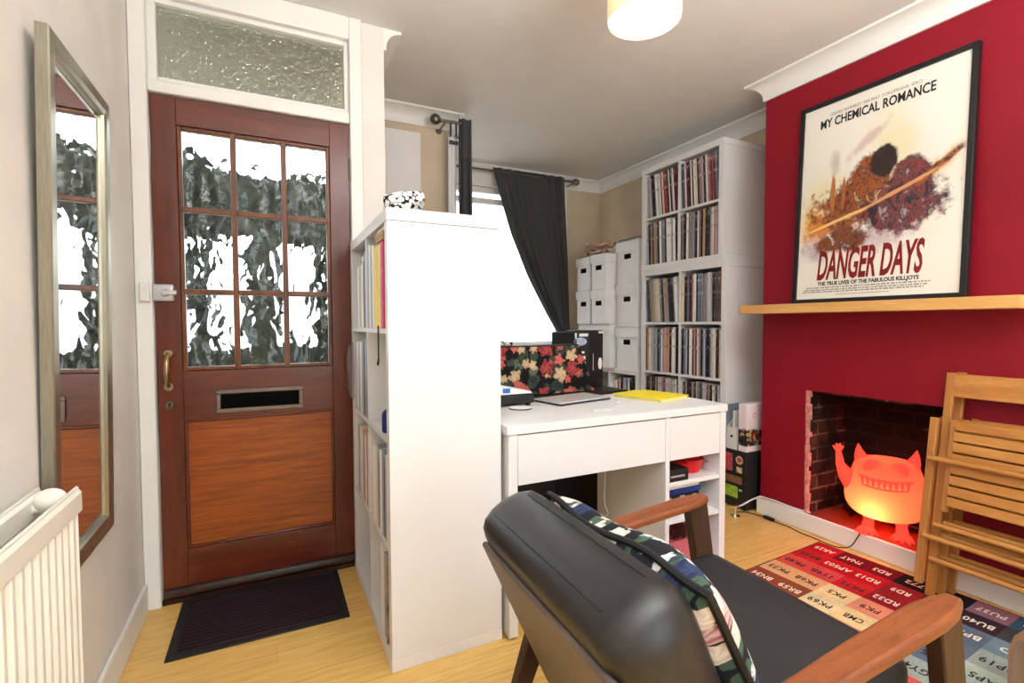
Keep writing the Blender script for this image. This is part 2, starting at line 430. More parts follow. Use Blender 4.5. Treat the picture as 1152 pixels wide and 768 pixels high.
# cornice profile (distance from wall, drop from ceiling)
def cove(n=6, a=.085, b=.1):
    pts = [(0, 0), (a, 0), (a, -.012)]
    for i in range(1, n): 
        t = i/n*PI/2; pts.append((a-(a-.012)*math.sin(t), -.012-(b-.024)*(1-math.cos(t))))
    pts += [(.012, -b+.012), (.012, -b), (0, -b)]
    return pts
CV = cove()
b = MB()
def corn(x0, y0, x1, y1, nx, ny, m0, m1):
    # extrude the cove from (x0,y0) to (x1,y1); wall normal (nx,ny); m0, m1: +1 outside mitre, -1 inside mitre, 0 square end
    n = len(CV); L = math.hypot(x1-x0, y1-y0); ux, uy = (x1-x0)/L, (y1-y0)/L
    co = [(x0+nx*d-ux*d*m0, y0+ny*d-uy*d*m0, ZC+h) for d, h in CV] + [(x1+nx*d+ux*d*m1, y1+ny*d+uy*d*m1, ZC+h) for d, h in CV]
    fs = [tuple(range(n)), tuple(range(2*n-1, n-1, -1))] + [(i, i+n, (i+1) % n+n, (i+1) % n) for i in range(n)]
    m = MB(); m._faces(co, fs); return m
BRX, BRY0, BRY1 = 2.629, .80, 2.0
k = 0
for seg in [(.505, YA, .505, YW, 1, 0, 0, -1), (.505, YW, 1.10, YW, 0, -1, -1, 1), (1.10, YW, 1.10, YC, 1, 0, 1, -1), (1.10, YC, XR, YC, 0, -1, -1, -1), (XR, YC, XR, BRY1, -1, 0, -1, -1),
            (XR, BRY1, BRX, BRY1, 0, 1, -1, 1), (BRX, BRY1, BRX, BRY0, -1, 0, 1, 1), (BRX, BRY0, XR, BRY0, 0, -1, 1, -1), (XR, BRY0, XR, YB, -1, 0, -1, 0)]:
    k += 1; struct(corn(*seg).build('trim_%d' % (k+2), 'white_gloss', smooth=True))
# skirting
def skirt(name, x0, x1, y0, y1, z1=.1):
    struct(MB().box(x0, x1, y0, y1, 0, z1).build(name, 'white_gloss', bevel=.006))
skirt('baseboard_left', XL, XL+.016, YB, YA-.03, .115)
skirt('baseboard_right', XR-.016, XR, BRY1, YC)
skirt('baseboard_bay', 1.10, XR-.016, YC-.016, YC)
skirt('baseboard_alcove', .505, 1.10, YW-.016, YW)
skirt('baseboard_breast', BRX-.018, BRX, BRY0-.01, BRY1+.016, .098)
skirt('baseboard_breast_side', BRX, XR-.016, BRY1, BRY1+.016, .098)

# chimney breast with a fire opening
FY0, FY1, FZ0, FZ1 = 1.08, 1.723, .098, .772
b = MB()
b.box(BRX, XR, FY1, BRY1, 0, ZC).box(BRX, XR, BRY0, FY0, 0, ZC).box(BRX, XR, FY0, FY1, FZ1, ZC)
struct(b.build('wall_chimney', 'wall_red'))
b = MB(); t_ = .012
b.box(XR-.03, XR-.018, FY0, FY1, FZ0, FZ1); b.box(BRX+.02, XR-.03, FY1-t_, FY1, FZ0, FZ1); b.box(BRX+.02, XR-.03, FY0, FY0+t_, FZ0, FZ1); b.box(BRX+.02, XR-.03, FY0+t_, FY1-t_, FZ1-t_, FZ1)
struct(b.build('wall_firebox', 'brick'))
struct(MB().box(BRX, XR-.03, FY0, FY1, 0, FZ0).build('floor_hearth', 'hearth_tile'))
# ragged plaster arris down the left edge of the opening
b = MB(); z = FZ0; pts = []
random.seed(3)
while z < FZ1-.01:
    h = random.uniform(.018, .05); w = random.uniform(.004, .016)
    b.box(BRX-.002-w*.1, BRX+.024, FY1-w, FY1+random.uniform(.001, .006), z, min(z+h, FZ1)); z += h
struct(b.build('trim_1', 'plaster_edge'))

# ================================================================= FRONT DOOR
fr = MB()
fr.box(XL+.001, -.415, YA-.022, YA, 0, 2.53).box(.345, .40, YA-.022, YA, 0, 2.53).box(-.415, .345, YA-.022, YA, 2.43, 2.53)
fr.box(-.462, -.415, YA, YA+.10, 0, 2.46).box(.345, .388, YA, YA+.10, 0, 2.46).box(-.415, .345, YA, YA+.10, 2.43, 2.46)
fr.box(-.415, .345, YA-.012, YA+.10, 2.058, 2.105)
frame = struct(fr.build('trim_2', 'white_gloss', bevel=.005))
tw = MB(); tw.box(-.415, -.383, YA+.005, YA+.06, 2.105, 2.43).box(.325, .345, YA+.005, YA+.06, 2.105, 2.43).box(-.383, .325, YA+.005, YA+.06, 2.105, 2.125).box(-.383, .325, YA+.005, YA+.06, 2.41, 2.43)
tw = struct(tw.build('window_2', 'white_gloss', bevel=.003))
MB().box(-.39, .33, YA+.030, YA+.036, 2.115, 2.42).build('pane', 'glass_pebble', tw)

DY0, DY1 = YA+.004, YA+.048
dx0, dx1, dz0, dz1 = -.411, .341, .022, 2.054
gx0, gx1, gz0, gz1 = -.325, .256, .952, 1.945
b = MB()
b.box(dx0, gx0, DY0, DY1, dz0, dz1).box(gx1, dx1, DY0, DY1, dz0, dz1)
door = struct(b.build('door_1', 'door_red', bevel=.002))
b = MB(); b.box(gx0, gx1, DY0, DY1, gz1, dz1).box(gx0, gx1, DY0, DY1, .752, gz0).box(gx0, gx1, DY0, DY1, dz0, .215)
b.build('rail', 'door_red_h', door, bevel=.002)
MB().box(gx0, gx1, DY0+.014, DY1-.012, .215, .752).build('lower_panel', 'door_panel', door)
# panel beading
b = MB(); q = .012
for (x0, x1, z0, z1) in ((gx0, gx1, .215, .215+q), (gx0, gx1, .752-q, .752), (gx0, gx0+q, .215+q, .752-q), (gx1-q, gx1, .215+q, .752-q)):
    b.box(x0, x1, DY0+.002, DY0+.014, z0, z1)
b.build('panel_bead', 'door_red_h', door, bevel=.004)
vx = [gx0, -.127, .066, gx1]; hz = [gz0, 1.278, 1.612, gz1]
bw = .011
b = MB()
for x in vx[1:3]: b.box(x-bw, x+bw, DY0+.004, DY1-.008, gz0, gz1)
for z in hz[1:3]:
    for i in range(3):
        b.box(vx[i]+(bw if i else 0), vx[i+1]-(bw if i < 2 else 0), DY0+.004, DY1-.008, z-bw, z+bw)
e = .016
b.box(gx0, gx0+e, DY0+.006, DY1-.008, gz0, gz1).box(gx1-e, gx1, DY0+.006, DY1-.008, gz0, gz1).box(gx0+e, gx1-e, DY0+.006, DY1-.008, gz0, gz0+e).box(gx0+e, gx1-e, DY0+.006, DY1-.008, gz1-e, gz1)
b.build('glazing_bars', 'glaze_bar', door, bevel=.004, seg=3)
for i in range(3):
    for j in range(3):
        x0, x1, z0, z1 = vx[i]+.006, vx[i+1]-.006, hz[j]+.006, hz[j+1]-.006
        MB().box(x0, x1, DY0+.020, DY0+.025, z0, z1).build('pane', 'glass_wavy', door)
# weather bar
MB().prism([(DY0, .022), (DY0-.02, .03), (DY0-.02, .045), (DY0-.012, .06), (DY0, .066)], dx0+.004, dx1-.004, 'X').build('weather_bar', 'dark_sill', door, bevel=.003)
# letter plate
b = MB(); lx0, lx1, lz0, lz1 = -.21, .128, .77, .868
b.box(lx0, lx1, DY0-.008, DY0, lz0, lz0+.018).box(lx0, lx1, DY0-.008, DY0, lz1-.018, lz1).box(lx0, lx0+.018, DY0-.008, DY0, lz0+.018, lz1-.018).box(lx1-.018, lx1, DY0-.008, DY0, lz0+.018, lz1-.018)
lp = b.build('letter_plate', 'bronze', door, bevel=.003)
b = MB(); b.box(lx0+.018, lx1-.018, DY0-.004, DY0-.001, lz0+.018, lz1-.018)
for i in range(5): b.box(lx0+.02, lx1-.02, DY0-.006, DY0-.004, lz0+.024+i*.011, lz0+.028+i*.011)
b.build('letter_flap', 'dark_gap', lp)
# night latch
nl = MB().box(-.418, -.345, DY0-.028, DY0, 1.236, 1.304).build('night_latch', 'lock_grey', door, bevel=.006)
b = MB(); b.lathe([(.0, -.052), (.012, -.052), (.013, -.03), (.016, -.028)], (-.372, DY0, 1.27), 20, 'Y'); b.box(-.375, -.332, DY0-.052, DY0-.04, 1.262, 1.279)
b.build('latch_knob', 'lock_grey', nl, bevel=.002)
MB().box(-.455, -.421, YA-.04, YA-.0225, 1.232, 1.31).build('latch_keep', 'white_lam', frame, bevel=.006)
# pull handle
b = MB()
path = [(-.372, DY0-.004, 1.024), (-.372, DY0-.03, 1.018), (-.372, DY0-.045, 1.0), (-.373, DY0-.047, .96), (-.373, DY0-.045, .92), (-.373, DY0-.03, .902), (-.373, DY0-.004, .896)]
b.tube(path, [.009, .0075, .008, .0095, .008, .0075, .009], 12)
b.lathe([(0, -.008), (.016, -.008), (.02, -.003), (.021, 0)], (-.372, DY0, 1.026), 20, 'Y'); b.lathe([(0, -.008), (.016, -.008), (.02, -.003), (.021, 0)], (-.373, DY0, .892), 20, 'Y')
b.build('pull_handle', 'brass', door, smooth=True)
kh = MB().lathe([(0, -.005), (.014, -.005), (.018, 0)], (-.372, DY0, .818), 20, 'Y').build('key_plate', 'bronze', door, smooth=True)
b = MB(); b.lathe([(0, -.0065), (.004, -.0065), (.004, -.004)], (-.372, DY0, .821), 10, 'Y'); b.box(-.374, -.370, DY0-.0065, DY0-.004, .808, .82)
b.build('keyhole', 'dark_gap', kh)
MB().cyl((.343, DY0-.004, 1.80), (.343, DY0-.004, 1.90), .006, 12).build('hinge', 'steel_dark', door)
MB().cyl((.343, DY0-.004, .25), (.343, DY0-.004, .35), .006, 12).build('hinge', 'steel_dark', door)
struct(MB().box(-.415, .345, YA-.004, YA+.11, 0, .02).build('trim_12', 'dark_sill'))

# ================================================================= OUTSIDE (seen through the panes)
M['paving'] = plain('pale_paving', (.62, .62, .6), .8, var=.1, nscale=4)
M['render_white'] = plain('white_render', (.82, .82, .82), .8, var=.05, nscale=5)
M['foliage'] = plain('dark_foliage', (.010, .014, .010), .9, spec=0, var=.4, nscale=12)
M['soffit'] = plain('porch_soffit', (.30, .30, .26), .8, var=.12, nscale=8)
struct(MB().box(-5, 5, 2.55, 14, -.12, -.04).box(-5, 5, -9, -2.36, -.12, -.04).build('ground_outside', 'paving'))
struct(MB().box(-1.2, .40, 2.56, 3.9, 2.5, 2.58).build('ceiling_porch', 'soffit'))
def bushy(name, label, x, y, h, r, seed, grp='evergreens outside the front door'):
    rnd = random.Random(seed); b = MB()
    t = thing(name, label, 'shrub', (x, y, -.04), group=grp)
    n = 26
    for i in range(n):
        zz = .25+(h-.3)*i/(n-1); rr = r*(.55+.45*math.sin(PI*min(1, .25+.75*i/n)))
        a = i*2.4; b.ball((rr*.35*math.cos(a), rr*.35*math.sin(a), zz), rr*rnd.uniform(.6, .8), 2, (1, 1, 1.25))
    for v in b.b.verts: v.co += Vector((rnd.uniform(-1, 1), rnd.uniform(-1, 1), rnd.uniform(-1, 1)))*r*.07
    b.build('foliage', 'foliage', t)
    MB().tube([(0, 0, 0), (0, 0, .5)], .05, 8).build('stem', 'dark_sill', t)
    return t
bushy('conifer', 'dark evergreen outside, blurred behind the left column of door panes', -.64, 6.2, 2.75, .15, 1)
bushy('conifer', 'widest dark evergreen outside, blurred behind the middle column of door panes', -.06, 6.2, 2.8, .19, 2)
bushy('conifer', 'dark evergreen outside, blurred behind the right column of door panes', .60, 6.2, 2.75, .16, 3)
b = MB(); rnd = random.Random(5)
for i in range(60): b.ball((rnd.uniform(-1.5, 1.6), 7.2+rnd.uniform(-.15, .15), rnd.uniform(2.45, 2.9)), rnd.uniform(.2, .34), 2)
tag(b.build('tree_canopy', 'foliage', None, off=(0, 7.2, -.04)), 'band of dark leaves outside, blurred behind the top row of door panes', 'tree')
b = MB(); rnd = random.Random(6)
for i in range(40): b.ball((-1.3+i*.07, 6.9, .45+rnd.uniform(-.05, .1)), rnd.uniform(.28, .4), 2)
tag(b.build('low_hedge', 'foliage', None, off=(0, 6.9, -.04)), 'low dark hedge outside, blurred along the bottom of the door panes', 'hedge')
struct(MB().box(-4, 4, 9.0, 9.2, -.04, 1.9).build('wall_street', 'render_white'))

# ================================================================= LEFT WALL: MIRROR, RADIATOR
mt = thing('wall_mirror', 'tall narrow mirror in a champagne silver frame hung on the left wall', 'mirror', (-.4585, 1.676, .525), (0, R(.95), 0))
W2, HM, fwm = .229, 1.28, .047
b = MB()
prof = [(0, .010), (.003, .013), (.03, .013), (fwm-.004, .010), (fwm, .002), (fwm, -.012), (0, -.012)]
cor = [(-W2, 0), (W2, 0), (W2, HM), (-W2, HM)]; inn = [(1, 1), (-1, 1), (-1, -1), (1, -1)]
rings = []
for (cy, cz), (sy, sz) in zip(cor, inn): rings.append([b.b.verts.new((h, cy+sy*d, cz+sz*d)) for d, h in prof])
n = len(prof)
for i in range(4):
    a, c = rings[i], rings[(i+1) % 4]
    for k in range(n): b.b.faces.new((a[k], a[(k+1) % n], c[(k+1) % n], c[k]))
b.build('frame', 'silverframe', mt)
b = MB(); z0, z1, y0, y1 = fwm, HM-fwm, -W2+fwm, W2-fwm; bv = .022
co = [(-.003, y0, z0), (-.003, y1, z0), (-.003, y1, z1), (-.003, y0, z1), (.000, y0+bv, z0+bv), (.000, y1-bv, z0+bv), (.000, y1-bv, z1-bv), (.000, y0+bv, z1-bv)]
co += [(-.008, y, z) for (y, z) in ((y0, z0), (y1, z0), (y1, z1), (y0, z1))]
b._faces(co, [(4, 5, 6, 7), (0, 1, 5, 4), (1, 2, 6, 5), (2, 3, 7, 6), (3, 0, 4, 7), (8, 11, 10, 9), (0, 8, 9, 1), (1, 9, 10, 2), (2, 10, 11, 3), (3, 11, 8, 0)])
b.build('mirror_glass', 'mirror', mt)

rt = thing('radiator', 'white ribbed double panel radiator under the mirror on the left wall', 'radiator', (XL, .9, 0))
def rad_panel(x, y0, y1, z0, z1, name):
    b = MB(); n = int((y1-y0-.02)/.0335); st = (y1-y0-.02)/n; pts = []
    # ribbed sheet, profile in XY extruded in Z
    for i in range(n):
        y = y0+.01+i*st
        pts += [(x, y), (x, y+st*.38), (x-.009, y+st*.55), (x-.009, y+st*.83)]
    poly = [(x-.013, y0+.01)] + pts + [(x, y1-.01), (x-.013, y1-.01)]
    b.prism(poly, z0+.02, z1-.05, 'Z')
    # flat top and bottom rails with a rolled lip
    b.prism([(x-.014, z1-.052), (x+.004, z1-.052), (x+.004, z1-.012), (x-.001, z1-.004), (x-.001, z1), (x-.005, z1+.002), (x-.014, z1-.006)], y0, y1, 'Y')
    b.box(x-.014, x+.003, y0, y1, z0, z0+.022)
    return b
for x, y1, nm in ((-.372, 1.345, 'front_panel'), (-.442, 1.37, 'back_panel')):
    rad_panel(x, -.2, y1, .14, .80, nm).build(nm, 'rad_white', rt, off=(XL, .9, 0), bevel=.002)
b = MB()
for k in range(44): b.box(-.437, -.3865, -.16+k*.035, -.158+k*.035, .19, .72)
b.build('convector_fins', 'rad_white', rt, off=(XL, .9, 0))
b = MB(); b.tube([(-.444, 1.318, .772), (-.378, 1.318, .772)], .013, 14)
b.ball((-.413, 1.322, .783), .025, 3, (1.1, 1, 1)); b.build('header_pipe', 'rad_white', rt, off=(XL, .9, 0), smooth=True)
for yy in (-.05, 1.3): MB().box(XL+.001, -.455, yy, yy+.04, .2, .7).build('bracket', 'rad_white', rt, off=(XL, .9, 0))
b = MB()
b.tube([(-.435, -.16, .18), (-.435, -.26, .18), (-.435, -.26, 0)], .008, 10); b.build('supply_pipe', 'chrome', rt, off=(XL, .9, 0), smooth=True)

# ================================================================= DOORMAT
def mk_mat():
    t = NT('doormat_rib'); v = t.coord()
    w = t.n('TexWave'); w.wave_type = 'RINGS'; w.bands_direction = 'X'; t.set(w.inputs['Vector'], t.vmath('FRACTION', t.coord(scale=(6, 6, 1))))
    w.inputs['Scale'].default_value = 2.2; w.inputs['Distortion'].default_value = 1.5
    c = t.ramp(w.outputs[0], [(.35, (.010, .007, .009)), (.65, (.046, .022, .032))])
    t.princ(c, .95, spec=.1, normal=t.bump(w.outputs[0], .5, .004)); return t.m
M['mat_rib'] = mk_mat()
dm = thing('doormat', 'dark plum and black ribbed doormat on the floor inside the door', 'doormat', (-.043, 2.193, 0))
b = MB(); b.box(-.302, .302, -.207, .20, 0, .006); b.build('rubber_border', 'black_vinyl', dm, bevel=.003)
MB().box(-.27, .27, -.178, .172, .004, .010).build('ribbed_pile', 'mat_rib', dm, bevel=.002)

# ================================================================= SHELF UNITS
def cube_unit(name, label, loc, rotz, rows, cols, cell, depth, edge, thin, back=True, mats='white_lam'):
    """open grid unit; local x along the front (0..W), front at y=0 going to +y, z up"""
    W = 2*edge+cols*cell+(cols-1)*thin; H = 2*edge+rows*cell+(rows-1)*thin
    t = thing(name, label, 'shelf unit', loc, (0, 0, rotz))
    MB().box(0, W, 0, depth, H-edge, H).build('top_panel', mats, t, bevel=.0015)
    MB().box(0, W, 0, depth, 0, edge).build('base_panel', mats, t, bevel=.0015)
    MB().box(.0015, edge, .001, depth, edge+.0006, H-edge-.0012).build('side_panel', mats, t, bevel=.0015)
    MB().box(W-edge, W-.0015, .001, depth, edge+.0006, H-edge-.0012).build('side_panel', mats, t, bevel=.0015)
    for r in range(1, rows):
        z = edge+r*cell+(r-1)*thin
        MB().box(edge, W-edge, .003, depth-.004, z, z+thin).build('shelf', mats, t)
    for c in range(1, cols):
        x = edge+c*cell+(c-1)*thin
        for r in range(rows):
            z = edge+r*(cell+thin)
            MB().box(x, x+thin, .003, depth-.004, z, z+cell).build('divider', mats, t)
    if back: MB().box(edge, W-edge, depth-.004, depth, edge, H-edge).build('back_panel', mats, t)
    return t, W, H
# record shelf: front faces -x, so local x -> -y world.  rotz=-90: x->-y, y->+x
EDGE, THIN, CELL, DEP = .04, .016, .346, .38
XS = 2.6
lowW = 2*EDGE+2*CELL+THIN
YN = 3.045
big, BW, BH = cube_unit('record_shelf', 'tall white cube unit of records against the right wall, lower of two stacked', (XS, YN, 0), -PI/2, 4, 2, .352, DEP, .042, .017, True)
tp, TW, TH = cube_unit('record_shelf', 'small white four cube unit full of records on top of the tall one', (XS, YN, BH), -PI/2, 2, 2, .338, DEP, .04, .017, True)
lo, LW, LH = cube_unit('cube_shelf', 'low white cube unit in the corner beneath the white storage boxes', (XS, YN+.79, 0), -PI/2, 2, 2, .335, DEP, .038, .016, True)
print('units', BW, BH, TW, TH, LW, LH)

# record sleeve materials (spines with fine printing)
def mk_sleeve(i, col, ink):
    t = NT('sleeve_%d' % i); v = t.coord(scale=(30, 30, 30))
    n = t.noise(t.coord(scale=(200, 200, 45)), 1, 3, .7)
    n2 = t.noise(t.coord(scale=(1, 1, 6)), 2.0, 1)
    m = t.math('MULTIPLY', t.step(n, .56, .62), t.step(n2, .45, .55))
    c = t.mix(t.math('MULTIPLY', m, .75), col, ink)
    t.princ(c, .55, spec=.3); return t.m
PAL = [('white', (238, 236, 232), (60, 60, 70)), ('off-white', (222, 214, 204), (120, 30, 30)), ('pale grey', (196, 194, 196), (50, 50, 60)), ('mid grey', (134, 132, 136), (230, 230, 230)),
       ('dark grey', (70, 68, 74), (220, 210, 200)), ('black', (22, 20, 24), (220, 215, 205)), ('black', (30, 26, 28), (190, 60, 50)), ('charcoal', (44, 42, 48), (200, 200, 210)),
       ('maroon', (104, 44, 52), (230, 210, 190)), ('dusty pink', (200, 160, 158), (90, 40, 50)), ('cream', (224, 206, 178), (90, 60, 40)), ('tan', (192, 152, 112), (60, 30, 20)),
       ('slate blue', (108, 118, 140), (230, 230, 235)), ('pale blue', (176, 188, 204), (50, 60, 90)), ('brown', (104, 74, 60), (230, 210, 180)), ('red', (172, 50, 52), (240, 230, 220)),
       ('lilac grey', (160, 148, 162), (60, 50, 60)), ('ochre', (196, 158, 90), (60, 40, 20))]
SLV = [mk_sleeve(i, lin(*c), lin(*k)) for i, (nm, c, k) in enumerate(PAL)]
WTS = [12, 8, 12, 10, 9, 10, 5, 9, 3, 5, 5, 3, 4, 6, 4, 1, 6, 2]
ORD = ['first', 'second', 'third', 'fourth', 'fifth', 'sixth', 'seventh', 'eighth', 'ninth', 'tenth', 'eleventh', 'twelfth', 'thirteenth', 'fourteenth', 'fifteenth', 'sixteenth', 'seventeenth', 'eighteenth', 'nineteenth', 'twentieth', 'twenty-first', 'twenty-second', 'twenty-third', 'twenty-fourth', 'twenty-fifth']
def sleeve_mesh(w, h, d, mat):
    b = MB(); e = min(w*.28, .0025)
    b.prism([(0, e), (e, 0), (w-e, 0), (w, e), (w, d), (0, d)], 0, h, 'Z')
    return b
def fill_records(y_left, z0, width, where, seed, height=.315, lean=0):
    """records from world y=y_left towards -y"""
    rnd = random.Random(seed); x = .004+(height*math.sin(lean)); k = 0
    while True:
        w = rnd.choice((.009, .011, .013, .015, .018, .021))
        if x+w > width-.006: break
        i = rnd.choices(range(len(PAL)), WTS)[0]
        h = height*rnd.uniform(.965, 1.0)*(.985 if lean else 1)
        o = sleeve_mesh(w, h, .30, None).build('record_sleeve', SLV[i])
        o.location = (XS+.004+rnd.uniform(0, .012), y_left-x, z0+.001); o.rotation_euler = (0, 0, -PI/2)
        if lean: o.rotation_euler = (0, -lean, -PI/2)
        tag(o, '%s record, %s from left, %s' % (PAL[i][0], ORD[k], where), 'record', 'records in the ' + where)
        x += w+rnd.uniform(.0005, .002); k += 1
y1 = YN-.04
seedn = 20
for r, rn in ((1, 'upper'), (0, 'lower')):
    for c, cn in ((0, 'left'), (1, 'right')):
        fill_records(YN-.04-c*(.338+.017), BH+.04+r*(.338+.017), .338, '%s %s cube of top unit' % (rn, cn), seedn, .322, R({20: 5, 21: 3, 22: 2, 23: 0}[seedn])); seedn += 1
for r, rn in ((3, 'top'), (2, 'second'), (1, 'third')):
    for c, cn in ((0, 'left'), (1, 'right')):
        fill_records(YN-.042-c*(.352+.017), .042+r*(.352+.017), .352, '%s row %s cube of tall unit' % (rn, cn), seedn, .330, R({24: 4.5}.get(seedn, 0))); seedn += 1
# books in the low unit (nearest top cube)
xs = .004; rnd = random.Random(4)
for k, (w, h, ci, nm) in enumerate([(.03, .27, 0, 'white'), (.03, .27, 1, 'cream'), (.02, .26, 15, 'orange-red'), (.02, .29, 10, 'cream'), (.022, .30, 5, 'black'), (.03, .30, 13, 'pale blue'), (.016, .29, 4, 'dark grey'), (.024, .30, 0, 'white'), (.03, .28, 5, 'black'), (.028, .3, 7, 'charcoal'), (.02, .29, 5, 'black'), (.02, .30, 3, 'grey')]):
    o = sleeve_mesh(w, h, .24, None).build('book', SLV[ci]); o.location = (XS+.03+rnd.uniform(0, .02), YN+.79-.038-.335-.016-xs, .038+.335+.016+.001); o.rotation_euler = (0, 0, -PI/2)
    tag(o, '%s book, %s from the left in the cube below the white boxes' % (nm, ORD[k]), 'book', 'books in the low cube unit'); xs += w+.002
    if xs > .31: break

# storage boxes
M['box_white'] = paint('box_card', lin(236, 236, 236), .6, .02, 5, .03, 60)
def carton(label, x, y0, y1, z, h, depth, lid=.085, grip=True):
    """front faces -x at x; spans y0..y1"""
    t = thing('storage_box', label, 'box', (x+depth/2, (y0+y1)/2, z), group='white lidded storage boxes')
    w = y1-y0; d = depth
    b = MB(); s = .010
    # body with a grip opening in the front: front wall from four strips
    gy, gz, gw, gh = 0, h-lid-.04, .044, .027
    b.box(-d/2+s+.003, d/2-s, -w/2+s, w/2-s, 0, h-.004)
    fx0, fx1 = -d/2+s, -d/2+s+.003
    if grip:
        b.box(fx0, fx1, -w/2+s, -gw, 0, h-.02).box(fx0, fx1, gw, w/2-s, 0, h-.02).box(fx0, fx1, -gw, gw, 0, gz-gh/1.3).box(fx0, fx1, -gw, gw, gz+gh/1.3, h-.02)
    else: b.box(fx0, fx1, -w/2+s, w/2-s, 0, h-.02)
    b.build('body', 'box_white', t)
    b = MB(); b.box(-d/2, d/2, -w/2, w/2, h-.006, h-.002); b.box(-d/2, -d/2+.004, -w/2, w/2, h-lid, h-.004).box(d/2-.004, d/2, -w/2, w/2, h-lid, h-.004).box(-d/2+.004, d/2-.004, -w/2, -w/2+.004, h-lid, h-.004).box(-d/2+.004, d/2-.004, w/2-.004, w/2, h-lid, h-.004)
    b.build('lid', 'box_white', t)
    if grip:
        MB().box(fx0+.0022, fx1+.0003, -gw, gw, gz-gh/1.3, gz+gh/1.3).build('grip_shade', 'dark_gap', t)  # black sheet in the opening stands for the shade inside the box
    return t
ZL = LH
carton('white lidded box at the top of the stack nearest the record shelf', 2.60, 3.085, 3.365, ZL+.70, .345, .36)
carton('white lidded box in the middle of the stack nearest the record shelf', 2.60, 3.085, 3.372, ZL+.35, .35, .36)
carton('white lidded box at the bottom of the stack nearest the record shelf', 2.60, 3.085, 3.372, ZL, .35, .36)
carton('wide white lidded box carrying the four narrow boxes in the corner', 2.55, 3.378, 3.845, ZL, .375, .40, .09)
carton('narrow white box, upper right of the four in the corner', 2.50, 3.375, 3.585, ZL+.375+.29, .30, .36, .075)
carton('narrow white box, lower right of the four in the corner', 2.50, 3.375, 3.585, ZL+.375, .29, .36, .075)
carton('narrow white box, upper left of the four, nearest the curtain', 2.505, 3.605, 3.82, ZL+.375+.29, .295, .36, .075)
carton('narrow white box, lower left of the four, nearest the curtain', 2.505, 3.605, 3.82, ZL+.375, .29, .36, .075)
zt = ZL+.375+.585
b = MB(); rnd = random.Random(11)
for i in range(9):
    x0, y0 = rnd.uniform(2.56, 2.66), rnd.uniform(3.46, 3.72); a = rnd.uniform(0, 6.3)
    pts = [(x0+.085*math.cos(a+k*.75)*(1-.04*k), y0+.10*math.sin(a+k*.75)*(1-.03*k), zt+.034+.010*i*.7+.014*math.sin(k*1.3+i)+.010*i*.3) for k in range(8)]
    b.tube(pts, rnd.uniform(.008, .014), 8)
M['twine'] = plain('pinkish_cord', lin(190, 156, 136), .8, var=.35, nscale=30)
M['twine_red'] = plain('dark_red_cord', lin(92, 26, 34), .8, var=.3, nscale=30)
bt = thing('ribbon_bundle', 'tangled beige and dark red bundle lying on top of the narrow white boxes', 'bundle', (2.6, 3.6, zt))
b.build('beige_cords', 'twine', bt, off=(2.6, 3.6, zt), smooth=True)
b = MB()
for i in range(3):
    pts = [(2.56+.03*k, 3.70-.05*i+.035*math.sin(k*1.1+i), zt+.04+.02*math.sin(k+i)) for k in range(6)]
    b.tube(pts, .015, 8)
b.build('red_cord', 'twine_red', bt, off=(2.6, 3.6, zt), smooth=True)
fl = thing('document_folder', 'dark grey folder lying flat on the tallest white box stack', 'folder', (2.76, 3.22, ZL+1.045))
MB().box(-.15, .16, -.12, .12, 0, .004).box(-.15, .16, -.12, .12, .012, .016).build('cover', 'black_vinyl', fl)
MB().box(-.14, .158, -.116, .11, .004, .012).build('papers', 'white_lam', fl)

# ================================================================= WHITE CUPBOARD on the alcove wall
cb = thing('wall_cupboard', 'white flat fronted cupboard on the alcove wall behind the bookcase', 'cupboard', (.76, YW, 1.0))
b = MB(); b.box(-.108, .108, -.11, 0, .0, 1.335); b.build('carcass', 'white_lam', cb, bevel=.002)
MB().box(-.111, .111, -.13, -.112, .0, 1.338).build('door', 'white_lam', cb, bevel=.002)

# ================================================================= CURTAINS
rod = thing('curtain_rod', 'dark metal curtain rod with ball finials running around the bay', 'curtain rod', (1.6, 3.9, 2.44))
RZ, RY1, RY2 = 2.44, 3.09, 4.0
o = (1.6, 3.9, 2.44)
b = MB(); b.tube([(.985, RY1, RZ), (1.16, RY1, RZ), (1.195, RY1+.01, RZ), (1.21, RY1+.05, RZ), (1.21, RY2-.05, RZ+.02), (1.222, RY2-.012, RZ+.025), (1.26, RY2, RZ+.027), (2.60, RY2, RZ+.032)], .0105, 14)
b.build('pole', 'steel_dark', rod, off=o, smooth=True)
for c in ((.968, RY1, RZ), (2.625, RY2, RZ+.032)):
    b = MB(); b.ball(c, .034, 3); s = 1 if c[0] < 1.5 else -1
    b.lathe([(.011, 0), (.016, .004), (.016, .012), (.011, .016)], (c[0]+s*.03-.008, c[1], c[2]), 16, 'X'); b.build('finial', 'steel_dark', rod, off=o, smooth=True)
for (x, yw, y, z) in ((1.03, YW, RY1, RZ), (2.585, YC, RY2, RZ+.032)):
    b = MB(); b.tube([(x, y, z-.014), (x, y+.02, z-.02), (x, yw-.006, z-.02)], .006, 8); b.lathe([(0, -.006), (.022, -.006), (.022, 0)], (x, yw, z-.02), 16, 'Y')
    b.build('bracket', 'steel_dark', rod, off=o, smooth=True)
